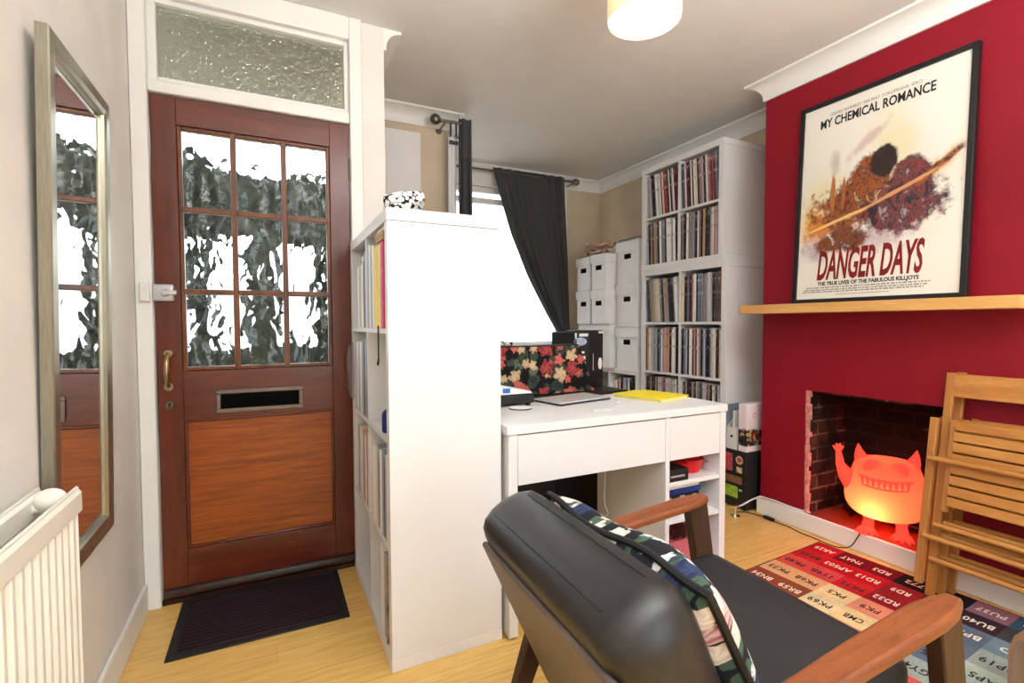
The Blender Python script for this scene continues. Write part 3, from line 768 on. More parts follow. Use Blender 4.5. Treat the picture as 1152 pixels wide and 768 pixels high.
# right curtain, swept back to the right
Lx = [(2.50, 1.767), (2.285, 1.827), (1.938, 1.941), (1.559, 2.114), (1.238, 2.30), (1.02, 2.44), (.93, 2.49), (.80, 2.49), (.5, 2.46), (.1, 2.44)]
Rx = [(2.50, 2.497), (1.719, 2.53), (1.147, 2.545), (.93, 2.56), (.8, 2.585), (.1, 2.60)]
def itp(tab, z):
    if z >= tab[0][0]: return tab[0][1]
    for (za, xa), (zb, xb) in zip(tab, tab[1:]):
        if zb <= z <= za:
            t = (za-z)/(za-zb); return xa+(xb-xa)*t
    return tab[-1][1]
ct = thing('curtain', 'charcoal curtain swept back to the right of the bay window', 'curtain', (2.3, 4.0, 0), group='charcoal curtains on the bay rod')
def cf(u, v):
    z = 2.50-2.38*v; l, r = itp(Lx, z), itp(Rx, z); wd = r-l
    uu = u+.10*v*(math.sin(u*PI))*(.6)
    x = l+wd*min(1, uu)
    fold = (.010+.010*math.sin(u*9))*math.sin(u*2*PI*8+1.2*math.sin(v*3)+2*u*u)*(1.2 if wd < .5 else .75)
    y = 3.998-.012*v+fold
    if z > 2.455: y = 3.998+fold*.8
    return Vector((x-2.3, y-4.0, z))
MB().grid(150, 50, cf).build('drape', 'curtain', ct, solid=.003, smooth=True)
b = MB(); pts = []
for k in range(17):
    a = 2*PI*k/16; pts.append((2.525-2.3+.055*math.cos(a), -.012+.036*math.sin(a), .93+.02*math.cos(a)))
b.tube(pts, .010, 8, cap=False); b.build('tieback', 'curtain', ct, smooth=True)
# left curtain, gathered at the corner of the bay with its pale lining turned out
cl = thing('curtain', 'charcoal curtain gathered left of the bay window showing its pale lining', 'curtain', (1.16, 3.12, 0), group='charcoal curtains on the bay rod')
def cg(u, v):
    z = 2.47-2.35*v
    # runs along x past the corner, then bends back along the pole
    s = u*.34
    if s < .09: x, y = 1.122+s, 3.082
    else: x, y = 1.212, 3.082+(s-.09)
    f = .02*math.sin(u*2*PI*7+.5*v)*(.6+.4*min(1, v*4))
    x += f*.6; y += f*.8
    return Vector((x-1.16, y-3.12, z))
MB().grid(80, 30, cg).build('drape', 'curtain', cl, solid=.003, smooth=True)
def cg2(u, v):
    z = 2.36-2.24*v-.0*u; top = .04*(1-u)
    x = 1.058+u*.062+.004*math.sin(u*9+v*2); y = 3.108+.012*math.sin(u*7+v*2)+.02*u
    return Vector((x-1.16, y-3.12, z+top*(1-v)))
MB().grid(24, 30, cg2).build('lining', 'lining', cl, solid=.003, smooth=True)
b = MB()
for (xx, zz) in ((1.062, 2.405), (1.10, 2.41)): b.box(xx-1.16, xx+.012-1.16, -.037, -.032, zz-2*.03, zz+.03)
b.box(1.06-1.16, 1.12-1.16, -.03, -.026, 2.30, 2.325)
b.build('heading_tape', 'curtain', cl)

# ================================================================= BOOKCASE beside the door
bk, KW, KH = cube_unit('bookcase', 'tall white bookcase with its blank end facing out, beside the door', (.337, 2.388, 0), -PI/2, 4, 2, .346, .397, .04, .0165, True)
print('bookcase', KW, KH)
def bk_item(name, label, cat, w, h, d, y_near, zrow, mat, inset=.012, group='books and papers in the white bookcase', dz=0):
    o = sleeve_mesh(w, h, d, None).build(name, mat); o.location = (.337+inset, y_near+w, zrow+.001+dz); o.rotation_euler = (0, 0, -PI/2)
    return tag(o, label, cat, group)
rz = [.04+i*(.346+.0165) for i in range(4)]
for nm, c in (('bk_pink', (206, 56, 100)), ('bk_salmon', (226, 150, 132)), ('bk_cream', (238, 218, 178)), ('bk_yellow', (244, 222, 40)), ('bk_white', (236, 236, 234)), ('bk_grey', (170, 174, 182)), ('bk_card', (186, 146, 96)), ('bk_coral', (214, 66, 70)), ('bk_blue', (30, 44, 110)), ('bk_dark', (50, 50, 56)), ('bk_bluegrey', (140, 156, 176)), ('bk_photo', (150, 130, 120)), ('bk_red', (190, 84, 76))):
    M[nm] = mk_sleeve(100, lin(*c), tuple(min(1, x*.6+.25) for x in lin(*c)))
yn = 2.388-KW+.04   # near cube starts here
y = yn+.006
for k, (w, h, m, nm) in enumerate([(.034, .285, 'bk_pink', 'thick pink'), (.02, .283, 'bk_salmon', 'salmon'), (.022, .287, 'bk_cream', 'cream'), (.02, .284, 'bk_cream', 'second cream'), (.028, .29, 'bk_yellow', 'bright yellow'), (.026, .288, 'bk_yellow', 'lemon yellow'), (.024, .29, 'bk_cream', 'pale cream'), (.028, .30, 'bk_white', 'white'), (.03, .30, 'bk_grey', 'grey'), (.03, .31, 'bk_white', 'tall white'), (.03, .31, 'bk_grey', 'tall grey')]):
    bk_item('book', '%s book, %s from the near end of the top bookcase shelf' % (nm, ORD[k]), 'book', w, h, .24, y, rz[3], m, -.004+.002*min(k, 3)); y += w+.003
o = thing('card_box', 'small brown card box lying across the books on the top shelf', 'box', (.333, yn+.01, rz[3]+.291))
MB().box(0, .17, 0, .11, 0, .026).build('tray', 'bk_card', o, bevel=.001); MB().box(-.002, .172, -.002, .112, .014, .03).build('lid', 'bk_card', o, bevel=.001)
o = tag(MB().box(0, .16, 0, .10, 0, .007).box(.004, .155, .003, .095, .007, .012).build('paper_pad', 'bk_white', bevel=.001), 'white paper pad on top of the brown card box', 'notepad'); o.location = (.336, yn+.012, rz[3]+.3225)
yf = yn+.346+.0165
y = yf+.01
for k, (w, h, m, nm) in enumerate([(.03, .30, 'bk_white', 'white'), (.026, .30, 'bk_bluegrey', 'blue-grey'), (.02, .27, 'bk_dark', 'dark'), (.03, .29, 'bk_white', 'broad white'), (.03, .26, 'bk_cream', 'cream'), (.03, .28, 'bk_grey', 'pale grey'), (.05, .26, 'bk_white', 'thick white')]):
    bk_item('book', '%s book, %s from the divider in the far top cube of the bookcase' % (nm, ORD[k]), 'book', w, h, .24, y, rz[3], m, .008); y += w+.004
# second row
o = thing('box_file', 'plain white box file in the near cube of the second shelf', 'box file', (.45, yn+.125, rz[2]+.001), group='books and papers in the white bookcase')
MB().box(0, .27, 0, .21, 0, .31).build('body', 'bk_white', o, bevel=.002); MB().box(-.003, 0, .09, .12, .2, .23).build('label_tab', 'bk_grey', o)
bt_ = thing('blue_bottle', 'squat dark blue bottle with a black cap in the second bookcase shelf', 'bottle', (.373, yn+.10, rz[2]+.001))
MB().lathe([(0, 0), (.028, 0), (.03, .004), (.03, .06), (.026, .072), (.012, .082), (.012, .09)], (0, 0, 0), 20).build('body', 'bk_blue', bt_, smooth=True)
MB().lathe([(.014, .088), (.014, .112), (0, .113)], (0, 0, 0), 20).build('cap', 'black_plastic', bt_, smooth=True)
ho = thing('hook_strap', 'black strap with a hook dangling from the top bookcase shelf', 'strap', (.340, yn+.12, rz[3]-.02))
MB().box(-.004, 0, -.006, .006, -.085, .03).build('strap', 'black_vinyl', ho, bevel=.002)
MB().tube([(-.002, 0, -.085), (-.002, .006, -.1), (-.002, .014, -.108), (-.002, .02, -.1)], .0035, 8).build('hook', 'black_plastic', ho, smooth=True)
y = yf+.01
for k, (w, h, m, nm) in enumerate([(.03, .31, 'bk_bluegrey', 'blue-grey'), (.034, .315, 'bk_grey', 'grey'), (.02, .31, 'bk_dark', 'dark'), (.04, .31, 'bk_grey', 'pale grey'), (.05, .30, 'bk_white', 'white'), (.03, .3, 'bk_grey', 'thin grey'), (.05, .3, 'bk_white', 'thick white')]):
    bk_item('magazine_file', '%s magazine file, %s from the divider in the second bookcase shelf' % (nm, ORD[k]), 'file', w, h, .26, y, rz[2], m, .006); y += w+.004
# third row
for yy, wh, lst in ((yn, 'near', [('bk_white', 'white', .03), ('bk_grey', 'grey', .024), ('bk_dark', 'dark', .012), ('bk_bluegrey', 'blue-grey', .03), ('bk_white', 'broad white', .04), ('bk_dark', 'thin dark', .01), ('bk_grey', 'silver', .03), ('bk_cream', 'cream', .03), ('bk_white', 'tall white', .04)]),
                    (yf, 'far', [('bk_cream', 'cream', .03), ('bk_red', 'dull red', .018), ('bk_white', 'white', .03), ('bk_salmon', 'salmon', .014), ('bk_grey', 'grey', .04), ('bk_white', 'broad white', .04), ('bk_cream', 'pale cream', .03), ('bk_grey', 'silver', .03)])):
    y = yy+.012
    for k, (m, nm, w) in enumerate(lst):
        bk_item('magazine', '%s magazine, %s from the near end of the %s cube of the third shelf' % (nm, ORD[k], wh), 'magazine', w, .30-.01*(k % 3), .25, y, rz[1], m, .006); y += w+.003
# bottom row, near cube
def mk_photo():
    t = NT('cover_photo'); v = t.coord(); n = t.noise(v, 12, 5)
    c = t.ramp(n, [(.3, lin(40, 34, 34)), (.5, lin(170, 140, 132)), (.7, lin(214, 200, 190))]); t.princ(c, .4); return t.m
M['photo'] = mk_photo()
bk_item('magazine', 'magazine with a photo cover leaning in the bottom shelf', 'magazine', .014, .30, .24, yn+.05, rz[0], 'photo', .004)
bk_item('magazine', 'grey magazine beside the photo cover on the bottom shelf', 'magazine', .02, .30, .24, yn+.09, rz[0], 'bk_grey', .008)
bk_item('magazine', 'white ring bound pad on the bottom shelf of the bookcase', 'magazine', .03, .31, .24, yn+.13, rz[0], 'bk_white', .006)
# clear plastic wallet hung on the far front edge
def mk_clear():
    t = NT('clear_plastic'); tr = t.n('BsdfTransparent'); tr.inputs[0].default_value = (.86, .82, .82, 1); gl = t.n('BsdfGlossy'); gl.inputs['Roughness'].default_value = .15
    v = t.coord(); t.set(gl.inputs['Normal'], t.bump(t.noise(v, 25, 2), .8, .02))
    mx = t.n('MixShader'); mx.inputs[0].default_value = .12; t.set(mx.inputs[1], tr.outputs[0]); t.set(mx.inputs[2], gl.outputs[0]); t.set(t.out.inputs[0], mx.outputs[0]); return t.m
M['clear'] = mk_clear()
tag(MB().prism([(.336, .80), (.318, .815), (.305, .86), (.312, .90), (.306, .93), (.305, 1.00), (.318, 1.045), (.336, 1.06)], 2.315, 2.36, 'Y').build('plastic_wallet', 'clear', None, off=(.32, 2.34, .8), bevel=.003), 'clear plastic wallet hanging on the door side of the bookcase', 'wallet')
# patterned headband on the top
def mk_bw():
    t = NT('black_white_print'); v = t.coord(); vo = t.voro(v, 70); c = t.ramp(vo.outputs[0], [(.56, (.9, .89, .88)), (.62, (.01, .01, .012))], 'LINEAR')
    t.princ(c, .7, spec=.2); return t.m
M['bw'] = mk_bw()
hb = thing('headband', 'black and white patterned headband lying on top of the bookcase', 'headband', (.425, 1.72, KH+.001))
def hbf(u, v):
    a = 2*PI*u; p = 2*PI*v
    rx, ry = .066, .055; wd = .017+.007*math.sin(a)**2
    r = .006
    tilt = .015*math.sin(a+2.4)
    return Vector((rx*math.cos(a)+r*math.cos(p)*math.cos(a), ry*math.sin(a)+r*math.cos(p)*math.sin(a), .046+tilt+wd*math.sin(p)*.8-.004*math.sin(a*3)))
b = MB(); b.grid(60, 17, hbf, True); b.build('band', 'bw', hb, smooth=True, weld=True)
b = MB(); b.ball((-.066, -.01, .05), .015, 3, (.7, 1.1, 1)); b.build('knot', 'bw', hb, smooth=True)
# ================================================================= DESK
DT = .78
dk = thing('desk', 'white desk with a drawer and open end shelves beside the bookcase', 'desk', (.75, 1.571, 0))
o = (.75, 1.571, 0)
X0, X1, Y0, Y1 = .75, 1.83, 1.571, 2.055
PX = 1.478
MB().box(X0-.008, X1+.004, Y0-.006, Y1, DT-.032, DT).build('desk_top', 'white_lam', dk, off=o, bevel=.002)
MB().box(X0, X0+.035, Y0, Y1, 0.012, DT-.032).build('side_panel', 'white_lam', dk, off=o, bevel=.0015)
MB().box(X1-.035, X1, Y0, Y1, 0.012, DT-.032).build('side_panel', 'white_lam', dk, off=o, bevel=.0015)
MB().box(PX, PX+.022, Y0, Y1, 0.012, DT-.032).build('side_panel', 'white_lam', dk, off=o, bevel=.0015)
MB().box(PX+.022, X1-.035, Y1-.02, Y1-.012, .05, DT-.032).build('back_panel', 'white_lam', dk, off=o)
for z in (.05, .287, .447): MB().box(PX+.022, X1-.035, Y0+.004, Y1-.02, z, z+.018).build('shelf', 'white_lam', dk, off=o, bevel=.0015)
for (x0, x1) in ((X0+.037, PX-.002), (PX+.024, X1-.037)):
    b = MB(); b.box(x0, x1, Y0+.001, Y0+.017, .562, DT-.037)
    d = b.build('drawer', 'white_lam', dk, off=o, bevel=.0015)
    MB().box(x0+.006, x1-.006, Y0+.0172, Y1-.06, .575, DT-.06).build('drawer_box', 'white_lam', d, off=o)
b = MB()
for x in (X0+.017, X1-.017):
    for y in (Y0+.03, Y1-.03): b.lathe([(0, 0), (.012, 0), (.012, .013), (0, .013)], (x, y, 0), 12)
b.build('floor_glides', 'chrome', dk, off=o)
# things on the desk
M['alu'] = plain('aluminium', (.62, .63, .65), .35, .35, var=.02)
lt = thing('laptop', 'closed silver laptop on the desk', 'laptop', (1.272, 1.96, DT), (0, 0, R(11)))
b = MB(); b.box(-.163, .163, -.085, .095, .002, .008); b.build('base', 'black_plastic', lt, bevel=.002)
MB().box(-.163, .163, -.085, .095, .0085, .0155).build('lid', 'alu', lt, bevel=.003, seg=3)
b = MB(); b.box(-.16, .16, .092, .098, .006, .013); b.build('hinge', 'black_plastic', lt)
M['yellow'] = plain('yellow_card', lin(252, 232, 20), .45, var=.03); M['paper'] = plain('paper', (.85, .84, .8), .8)
ff = thing('folder', 'bright yellow folder of papers on the right end of the desk', 'folder', (1.665, 1.875, DT), (0, 0, R(14)))
MB().box(-.115, .115, -.135, .14, 0, .003).build('back_cover', 'yellow', ff); MB().box(-.109, .112, -.13, .132, .003, .012).build('papers', 'paper', ff)
MB().prism([(-.118, -.135), (.115, -.135), (.115, .10), (.06, .14), (-.118, .14)], .012, .016, 'Z').build('front_cover', 'yellow', ff)
c = thing('coaster', 'round pale coaster with a dark rim at the left of the desk', 'coaster', (.953, 1.88, DT))
MB().lathe([(0, 0), (.049, 0), (.05, .003), (.048, .005)], (0, 0, 0), 40).build('rim', 'black_plastic', c, smooth=True); MB().lathe([(.0485, .0045), (.047, .006), (0, .006)], (0, 0, 0), 40).build('disc', 'bk_white', c, smooth=True)
c = thing('charging_cable', 'thin white cable curled in a ring on the desk', 'cable', (1.22, 1.66, DT))
pts = [(.045*math.cos(a/10*2*PI), .03*math.sin(a/10*2*PI), .003+.0006*a) for a in range(12)] + [(.10, .05, .003), (.16, .10, .003), (.2, .16, .003)]
MB().tube(pts, .0016, 6).build('cord', 'white_lam', c, smooth=True)
MB().box(.19, .215, .155, .17, .001, .007, ).build('plug', 'white_lam', c, bevel=.002)
tt = thing('turntable', 'black and white record deck with a blue sticker behind the bookcase end', 'turntable', (.93, 1.985, DT))
b = MB(); b.box(-.14, .115, -.055, .06, .012, .05); b.build('plinth', 'black_plastic', tt, bevel=.003)
MB().prism([(-.13, .054), (.11, .054), (.105, .062), (-.05, .098), (-.13, .098)], -.052, .055, 'Y').build('cover', 'white_lam', tt, bevel=.002)
MB().box(-.035, .0, -.0535, -.052, .062, .082).build('sticker', plain('blue_sticker', lin(40, 110, 190), .4), tt)
b = MB()
for (x, y) in ((-.12, -.04), (.095, -.04), (-.12, .045), (.095, .045)): b.lathe([(0, 0), (.01, 0), (.012, .012), (0, .012)], (x, y, 0), 10)
b.build('feet', 'black_plastic', tt)
# hanging cable below the desk
hc = thing('hanging_cable', 'thin white cable looping down beneath the desk', 'cable', (1.46, 1.95, .06))
pts = [(1.462, 1.96, .545), (1.462, 1.96, .45), (1.456, 1.96, .37), (1.452, 1.96, .29), (1.456, 1.96, .25), (1.468, 1.955, .225), (1.466, 1.95, .205), (1.45, 1.95, .205), (1.42, 1.955, .175), (1.41, 1.96, .1), (1.405, 1.96, .004)]
MB().tube(pts, .0026, 6).build('cord', 'white_lam', hc, off=(1.46, 1.95, .06), smooth=True)
# pedestal contents
M['red_plastic'] = plain('red_plastic', lin(216, 20, 24), .3)
o_ = thing('red_bowl', 'shiny red plastic tub on the top shelf of the desk end', 'tub', (1.715, 1.69, .466))
prof = [(.0, 0), (.055, 0), (.066, .02), (.074, .06), (.076, .062), (.071, .062), (.062, .024), (0, .006)]
MB().lathe(prof, (0, 0, 0), 32).build('bowl', 'red_plastic', o_, smooth=True)
b = MB(); b.grid(16, 10, lambda u, v: Vector(((u-.5)*.14, (v-.5)*.13, .05+.028*math.sin(u*PI)*math.sin(v*PI)+.006*math.sin(u*11+v*6)))); b.build('crumpled_bag', 'red_plastic', o_, solid=.002, smooth=True)
o_ = thing('black_carton', 'small black box with white print beside the red tub', 'box', (1.565, 1.63, .466))
MB().box(-.058, .05, -.05, .1, 0, .05).build('body', 'black_plastic', o_, bevel=.001)
MB().box(-.05, .03, -.0508, -.05, .018, .026).build('print_band', 'bk_grey', o_)
M['blue_box'] = plain('blue_card', lin(30, 62, 150), .4)
o_ = thing('software_box', 'blue and white box lying on the middle shelf of the desk end', 'box', (1.616, 1.74, .388), group='boxes on the middle desk shelf')
MB().box(-.105, .125, -.11, .12, 0, .022).build('lower_box', 'blue_box', o_, bevel=.001); MB().box(-.105, .12, -.108, .12, .0222, .05).build('upper_box', 'bk_white', o_, bevel=.001)
MB().box(-.09, -.07, -.1112, -.11, .004, .017).build('emblem', 'bk_bluegrey', o_)
for k, (zz, hh, lab, w) in enumerate([(.306, .04, 'black game box at the bottom of the pile on the middle desk shelf', .12), (.3465, .041, 'black game box under the blue box on the middle desk shelf', .115)]):
    o_ = thing('game_box', lab, 'box', (1.616, 1.74, zz), group='boxes on the middle desk shelf')
    MB().box(-.11, w, -.11, .12, 0, hh).build('body', 'black_plastic', o_, bevel=.001)
    MB().box(-.09, -.05, -.1108, -.11, .012, .03).box(.0, .03, -.1108, -.11, .01, .032).box(.075, .1, -.1108, -.11, .012, .03).build('print_marks', 'bk_grey', o_)
M['pink_clear'] = None
def mk_pink():
    t = NT('pink_clear_plastic'); p = t.princ(lin(236, 130, 140), .25, spec=.5); p.inputs['Transmission Weight'].default_value = .25; p.inputs['Alpha'].default_value = .8; return t.m
M['pink_clear'] = mk_pink()
o_ = thing('plastic_crate', 'pink see-through lidded crate on the bottom shelf of the desk end', 'crate', (1.67, 1.73, .069))
b = MB(); b.box(-.13, .10, -.1, .11, 0, .006).box(-.13, .1, -.1, -.096, .006, .11).box(-.13, .1, .106, .11, .006, .11).box(-.13, -.126, -.096, .106, .006, .11).box(.096, .1, -.096, .106, .006, .11); b.build('tub', 'pink_clear', o_)
MB().box(-.136, .106, -.106, .116, .11, .124).build('lid', 'clear', o_, bevel=.003)
b = MB(); rnd = random.Random(2)
for i in range(12): b.ball((rnd.uniform(-.1, .07), rnd.uniform(-.07, .08), .03+rnd.uniform(0, .04)), .02, 2)
b.build('contents', plain('pink_things', lin(214, 70, 86), .6, var=.3), o_)['kind'] = 'stuff'

# ================================================================= BEHIND THE DESK
bc = thing('black_cabinet', 'black cabinet standing behind the desk, its dark front seen underneath', 'cabinet', (1.3, 2.4, 0))
b = MB(); b.box(-.48, .54, -.14, .38, .02, .76); b.build('carcass', 'black_vinyl', bc, bevel=.006)
for (x0, x1) in ((-.44, .02), (.05, .50)): MB().box(x0, x1, -.148, -.141, .06, .72).build('front_panel', 'black_plastic', bc, bevel=.003)
b = MB()
for x in (-.44, .5):
    for y in (-.1, .34): b.lathe([(0, 0), (.02, 0), (.02, .02), (0, .02)], (x, y, 0), 12)
b.build('feet', 'black_plastic', bc)
fc = thing('floral_case', 'black case covered in coral and cream floral fabric behind the desk', 'case', (1.3, 2.36, .761))
fo = (1.3, 2.36, .761)
MB().prism([(.88, .763), (1.64, .763), (1.535, 1.02), (.88, 1.02)], 2.30, 2.40, 'Y').build('body', 'floral_case', fc, off=fo, bevel=.008, seg=3)
MB().prism([(.885, 1.0205), (1.53, 1.0205), (1.535, 1.026), (.885, 1.026)], 2.302, 2.398, 'Y').build('edge_trim', 'black_vinyl', fc, off=fo, bevel=.002)
# lacy strip lying on it
tag(MB().tube([(.99, 2.35, 1.036), (1.03, 2.34, 1.046), (1.07, 2.36, 1.04), (1.11, 2.345, 1.038), (1.15, 2.35, 1.036)], [.012, .018, .012, .014, .008], 8).build('lace_ribbon', 'bw', None, off=(1.07, 2.35, 1.027), smooth=True), 'black and white ribbon lying along the floral case top', 'ribbon')
sp_ = thing('stickered_amp', 'tall black amplifier box plastered with stickers beside the floral case', 'amplifier', (1.68, 2.56, .761))
so = (1.68, 2.56, .761)
MB().box(1.59, 1.70, 2.44, 2.70, .762, 1.09).build('left_box', 'black_vinyl', sp_, off=so, bevel=.004)
MB().box(1.705, 1.81, 2.46, 2.70, .762, 1.10).build('right_box', 'black_plastic', sp_, off=so, bevel=.004)
M['stk_white'] = plain('sticker_white', (.8, .8, .8), .4); M['stk_blue'] = plain('sticker_pale_blue', lin(168, 184, 206), .4, var=.3, nscale=60); M['stk_green'] = plain('sticker_green', lin(150, 180, 60), .4, var=.3); M['stk_pink'] = plain('sticker_pink', lin(186, 74, 84), .4, var=.35, nscale=60); M['stk_brown'] = plain('sticker_brown', lin(124, 92, 60), .4, var=.3); M['stk_cream'] = plain('sticker_cream', lin(206, 186, 150), .4, var=.35, nscale=60)
def sticker(parent, mat, fn, poly):
    b = MB(); vs = [b.b.verts.new(fn(p, 0)) for p in poly]; ws = [b.b.verts.new(fn(p, .0012)) for p in poly]
    n = len(poly); b.b.faces.new(ws); b.b.faces.new(vs[::-1])
    for i in range(n): b.b.faces.new((vs[i], vs[(i+1) % n], ws[(i+1) % n], ws[i]))
    return b.build('sticker', mat, parent)
def rect(x0, x1, z0, z1): return [(x0, z0), (x1, z0), (x1, z1), (x0, z1)]
def disc(cx, cz, r, ry=None, n=18): return [(cx+r*math.cos(2*PI*i/n), cz+(ry or r)*math.sin(2*PI*i/n)) for i in range(n)]
fa = lambda p, h: (p[0]-so[0], 2.4395-h-so[1], p[1]-so[2])
fb = lambda p, h: (p[0]-so[0], 2.4595-h-so[1], p[1]-so[2])
for m, p in (('stk_white', rect(1.594, 1.606, .99, 1.085)), ('stk_white', rect(1.625, 1.685, 1.065, 1.082)), ('stk_blue', disc(1.632, 1.035, .045, .024)), ('stk_white', rect(1.64, 1.66, .965, .978)), ('stk_white', rect(1.652, 1.667, .93, .95)), ('stk_white', rect(1.655, 1.668, .895, .918)), ('stk_white', rect(1.655, 1.668, .86, .88))):
    sticker(sp_, m, fa, p)
for m, p in (('stk_white', disc(1.787, .90, .014, .036)), ('stk_white', rect(1.735, 1.738, .86, .96)), ('stk_white', rect(1.775, 1.808, 1.082, 1.094))): sticker(sp_, m, fb, p)

# black stickered case near the breast
cs = thing('flight_case', 'black box with stickers standing between the desk and the chimney breast', 'case', (2.72, 2.15, 0))
co_ = (2.72, 2.15, 0)
MB().box(2.56, 2.93, 2.045, 2.235, .008, .357).build('body', 'black_vinyl', cs, off=co_, bevel=.004)
b = MB()
for x in (2.58, 2.91):
    for y in (2.065, 2.225): b.lathe([(0, 0), (.012, 0), (.012, .01), (0, .01)], (x, y, 0), 10)
b.build('feet', 'black_plastic', cs, off=co_)
fc_ = lambda p, h: (2.5598-h-co_[0], p[0]-co_[1], p[1]-co_[2])
for m, p in (('stk_pink', rect(2.145, 2.235, .225, .335)), ('stk_cream', disc(2.095, .303, .026)), ('stk_brown', rect(2.075, 2.235, .155, .2)), ('stk_green', rect(2.105, 2.235, .065, .135)), ('stk_cream', rect(2.075, 2.115, .225, .26)), ('stk_white', rect(2.075, 2.095, .115, .125))): sticker(cs, m, fc_, p)
sticker(cs, 'stk_pink', lambda p, h: (2.5585-h-co_[0], p[0]-co_[1], p[1]-co_[2]), disc(2.095, .303, .016))
# on top: magazine file, boxed set, grey-blue book
mf = thing('magazine_file', 'white magazine file standing on the black stickered box', 'file', (2.63, 2.145, .358))
pf = [(-.06, 0), (.075, 0), (.075, .22), (.03, .22), (-.06, .135)]
b = MB(); b.prism(pf, -.02, -.017, 'Y').prism(pf, .052, .055, 'Y').box(-.06, .075, -.017, .052, 0, .003).box(-.06, -.057, -.017, .052, .003, .135).box(.072, .075, -.017, .052, .003, .22); b.build('body', 'white_lam', mf)
MB().lathe([(0, -.001), (.008, -.001), (.008, .001)], (-.0605, .018, .08), 14, 'X').build('finger_hole', 'dark_gap', mf)
pb = tag(MB().box(-.055, .065, 0, .014, 0, .235).build('paperback', 'white_lam', bevel=.001), 'white booklet standing in the magazine file', 'book'); pb.location = (2.632, 2.1485, .3625)
bb = tag(MB().prism([(-.06, 0), (.075, 0), (.075, .27), (-.06, .27)], 0, .02, 'Y').build('hardback', plain('blue_grey_cover', lin(120, 136, 150), .5), bevel=.002), 'blue-grey hardback standing behind the white figure box', 'book'); bb.location = (2.63, 2.205, .358)
def mk_figbox():
    t = NT('figure_box_print'); tc = t.n('TexCoord'); sp = t.n('SeparateXYZ'); t.set(sp.inputs[0], tc.outputs['Object'])
    n = t.noise(tc.outputs['Object'], 38, 2); n2 = t.voro(tc.outputs['Object'], 62)
    c = t.ramp(n2.outputs['Color'], [(.2, (.015, .015, .02)), (.5, lin(200, 170, 110)), (.7, lin(60, 60, 66)), (.85, lin(190, 60, 56))], 'CONSTANT')
    band = t.math('MULTIPLY', t.step(sp.outputs[2], .03, .04), t.math('SUBTRACT', 1, t.step(t.math('ADD', sp.outputs[2], t.math('MULTIPLY', n, .05)), .155, .165)))
    t.princ(t.mix(band, lin(238, 228, 230), c), .4); return t.m
M['figbox'] = mk_figbox()
fbx = thing('figure_box', 'white printed box with dark colourful figures along its front, on the black case', 'box', (2.66, 2.095, .358))
MB().box(-.09, .20, -.04, .018, 0, .29).build('carton', 'figbox', fbx, bevel=.002)
MB().lathe([(.014, -.0005), (.017, -.001), (.017, 0)], (-.02, -.04, .22), 20, 'Y').build('emblem', 'stk_pink', fbx)
# little chrome stand on the floor
cs2 = thing('chrome_stand', 'little chrome footed stand on the floor by the black case', 'stand', (2.45, 2.03, 0))
MB().lathe([(0, 0), (.028, 0), (.028, .004), (.008, .008), (.006, .05), (.012, .054), (.012, .062), (0, .062)], (0, 0, 0), 24).build('base', 'chrome', cs2, smooth=True)
MB().tube([(-.018, 0, .058), (.03, 0, .058)], .006, 10).build('arm', 'chrome', cs2, smooth=True)

# ================================================================= CHIMNEY BREAST: SHELF, POSTER, LAMP
sh = tag(MB().box(2.44, BRX, .816, 2.01, 1.192, 1.24).build('mantel_shelf', 'oak', None, off=(2.53, 1.41, 1.192), bevel=.002), 'light oak floating mantel shelf on the red chimney breast', 'shelf')
PW, PH = .753, 1.045
ang = math.atan2(.055, PH)
pt = thing('framed_poster', 'large black framed film style poster leaning on the mantel shelf', 'poster', (2.558, 1.392, 1.2405), (0, ang, 0))
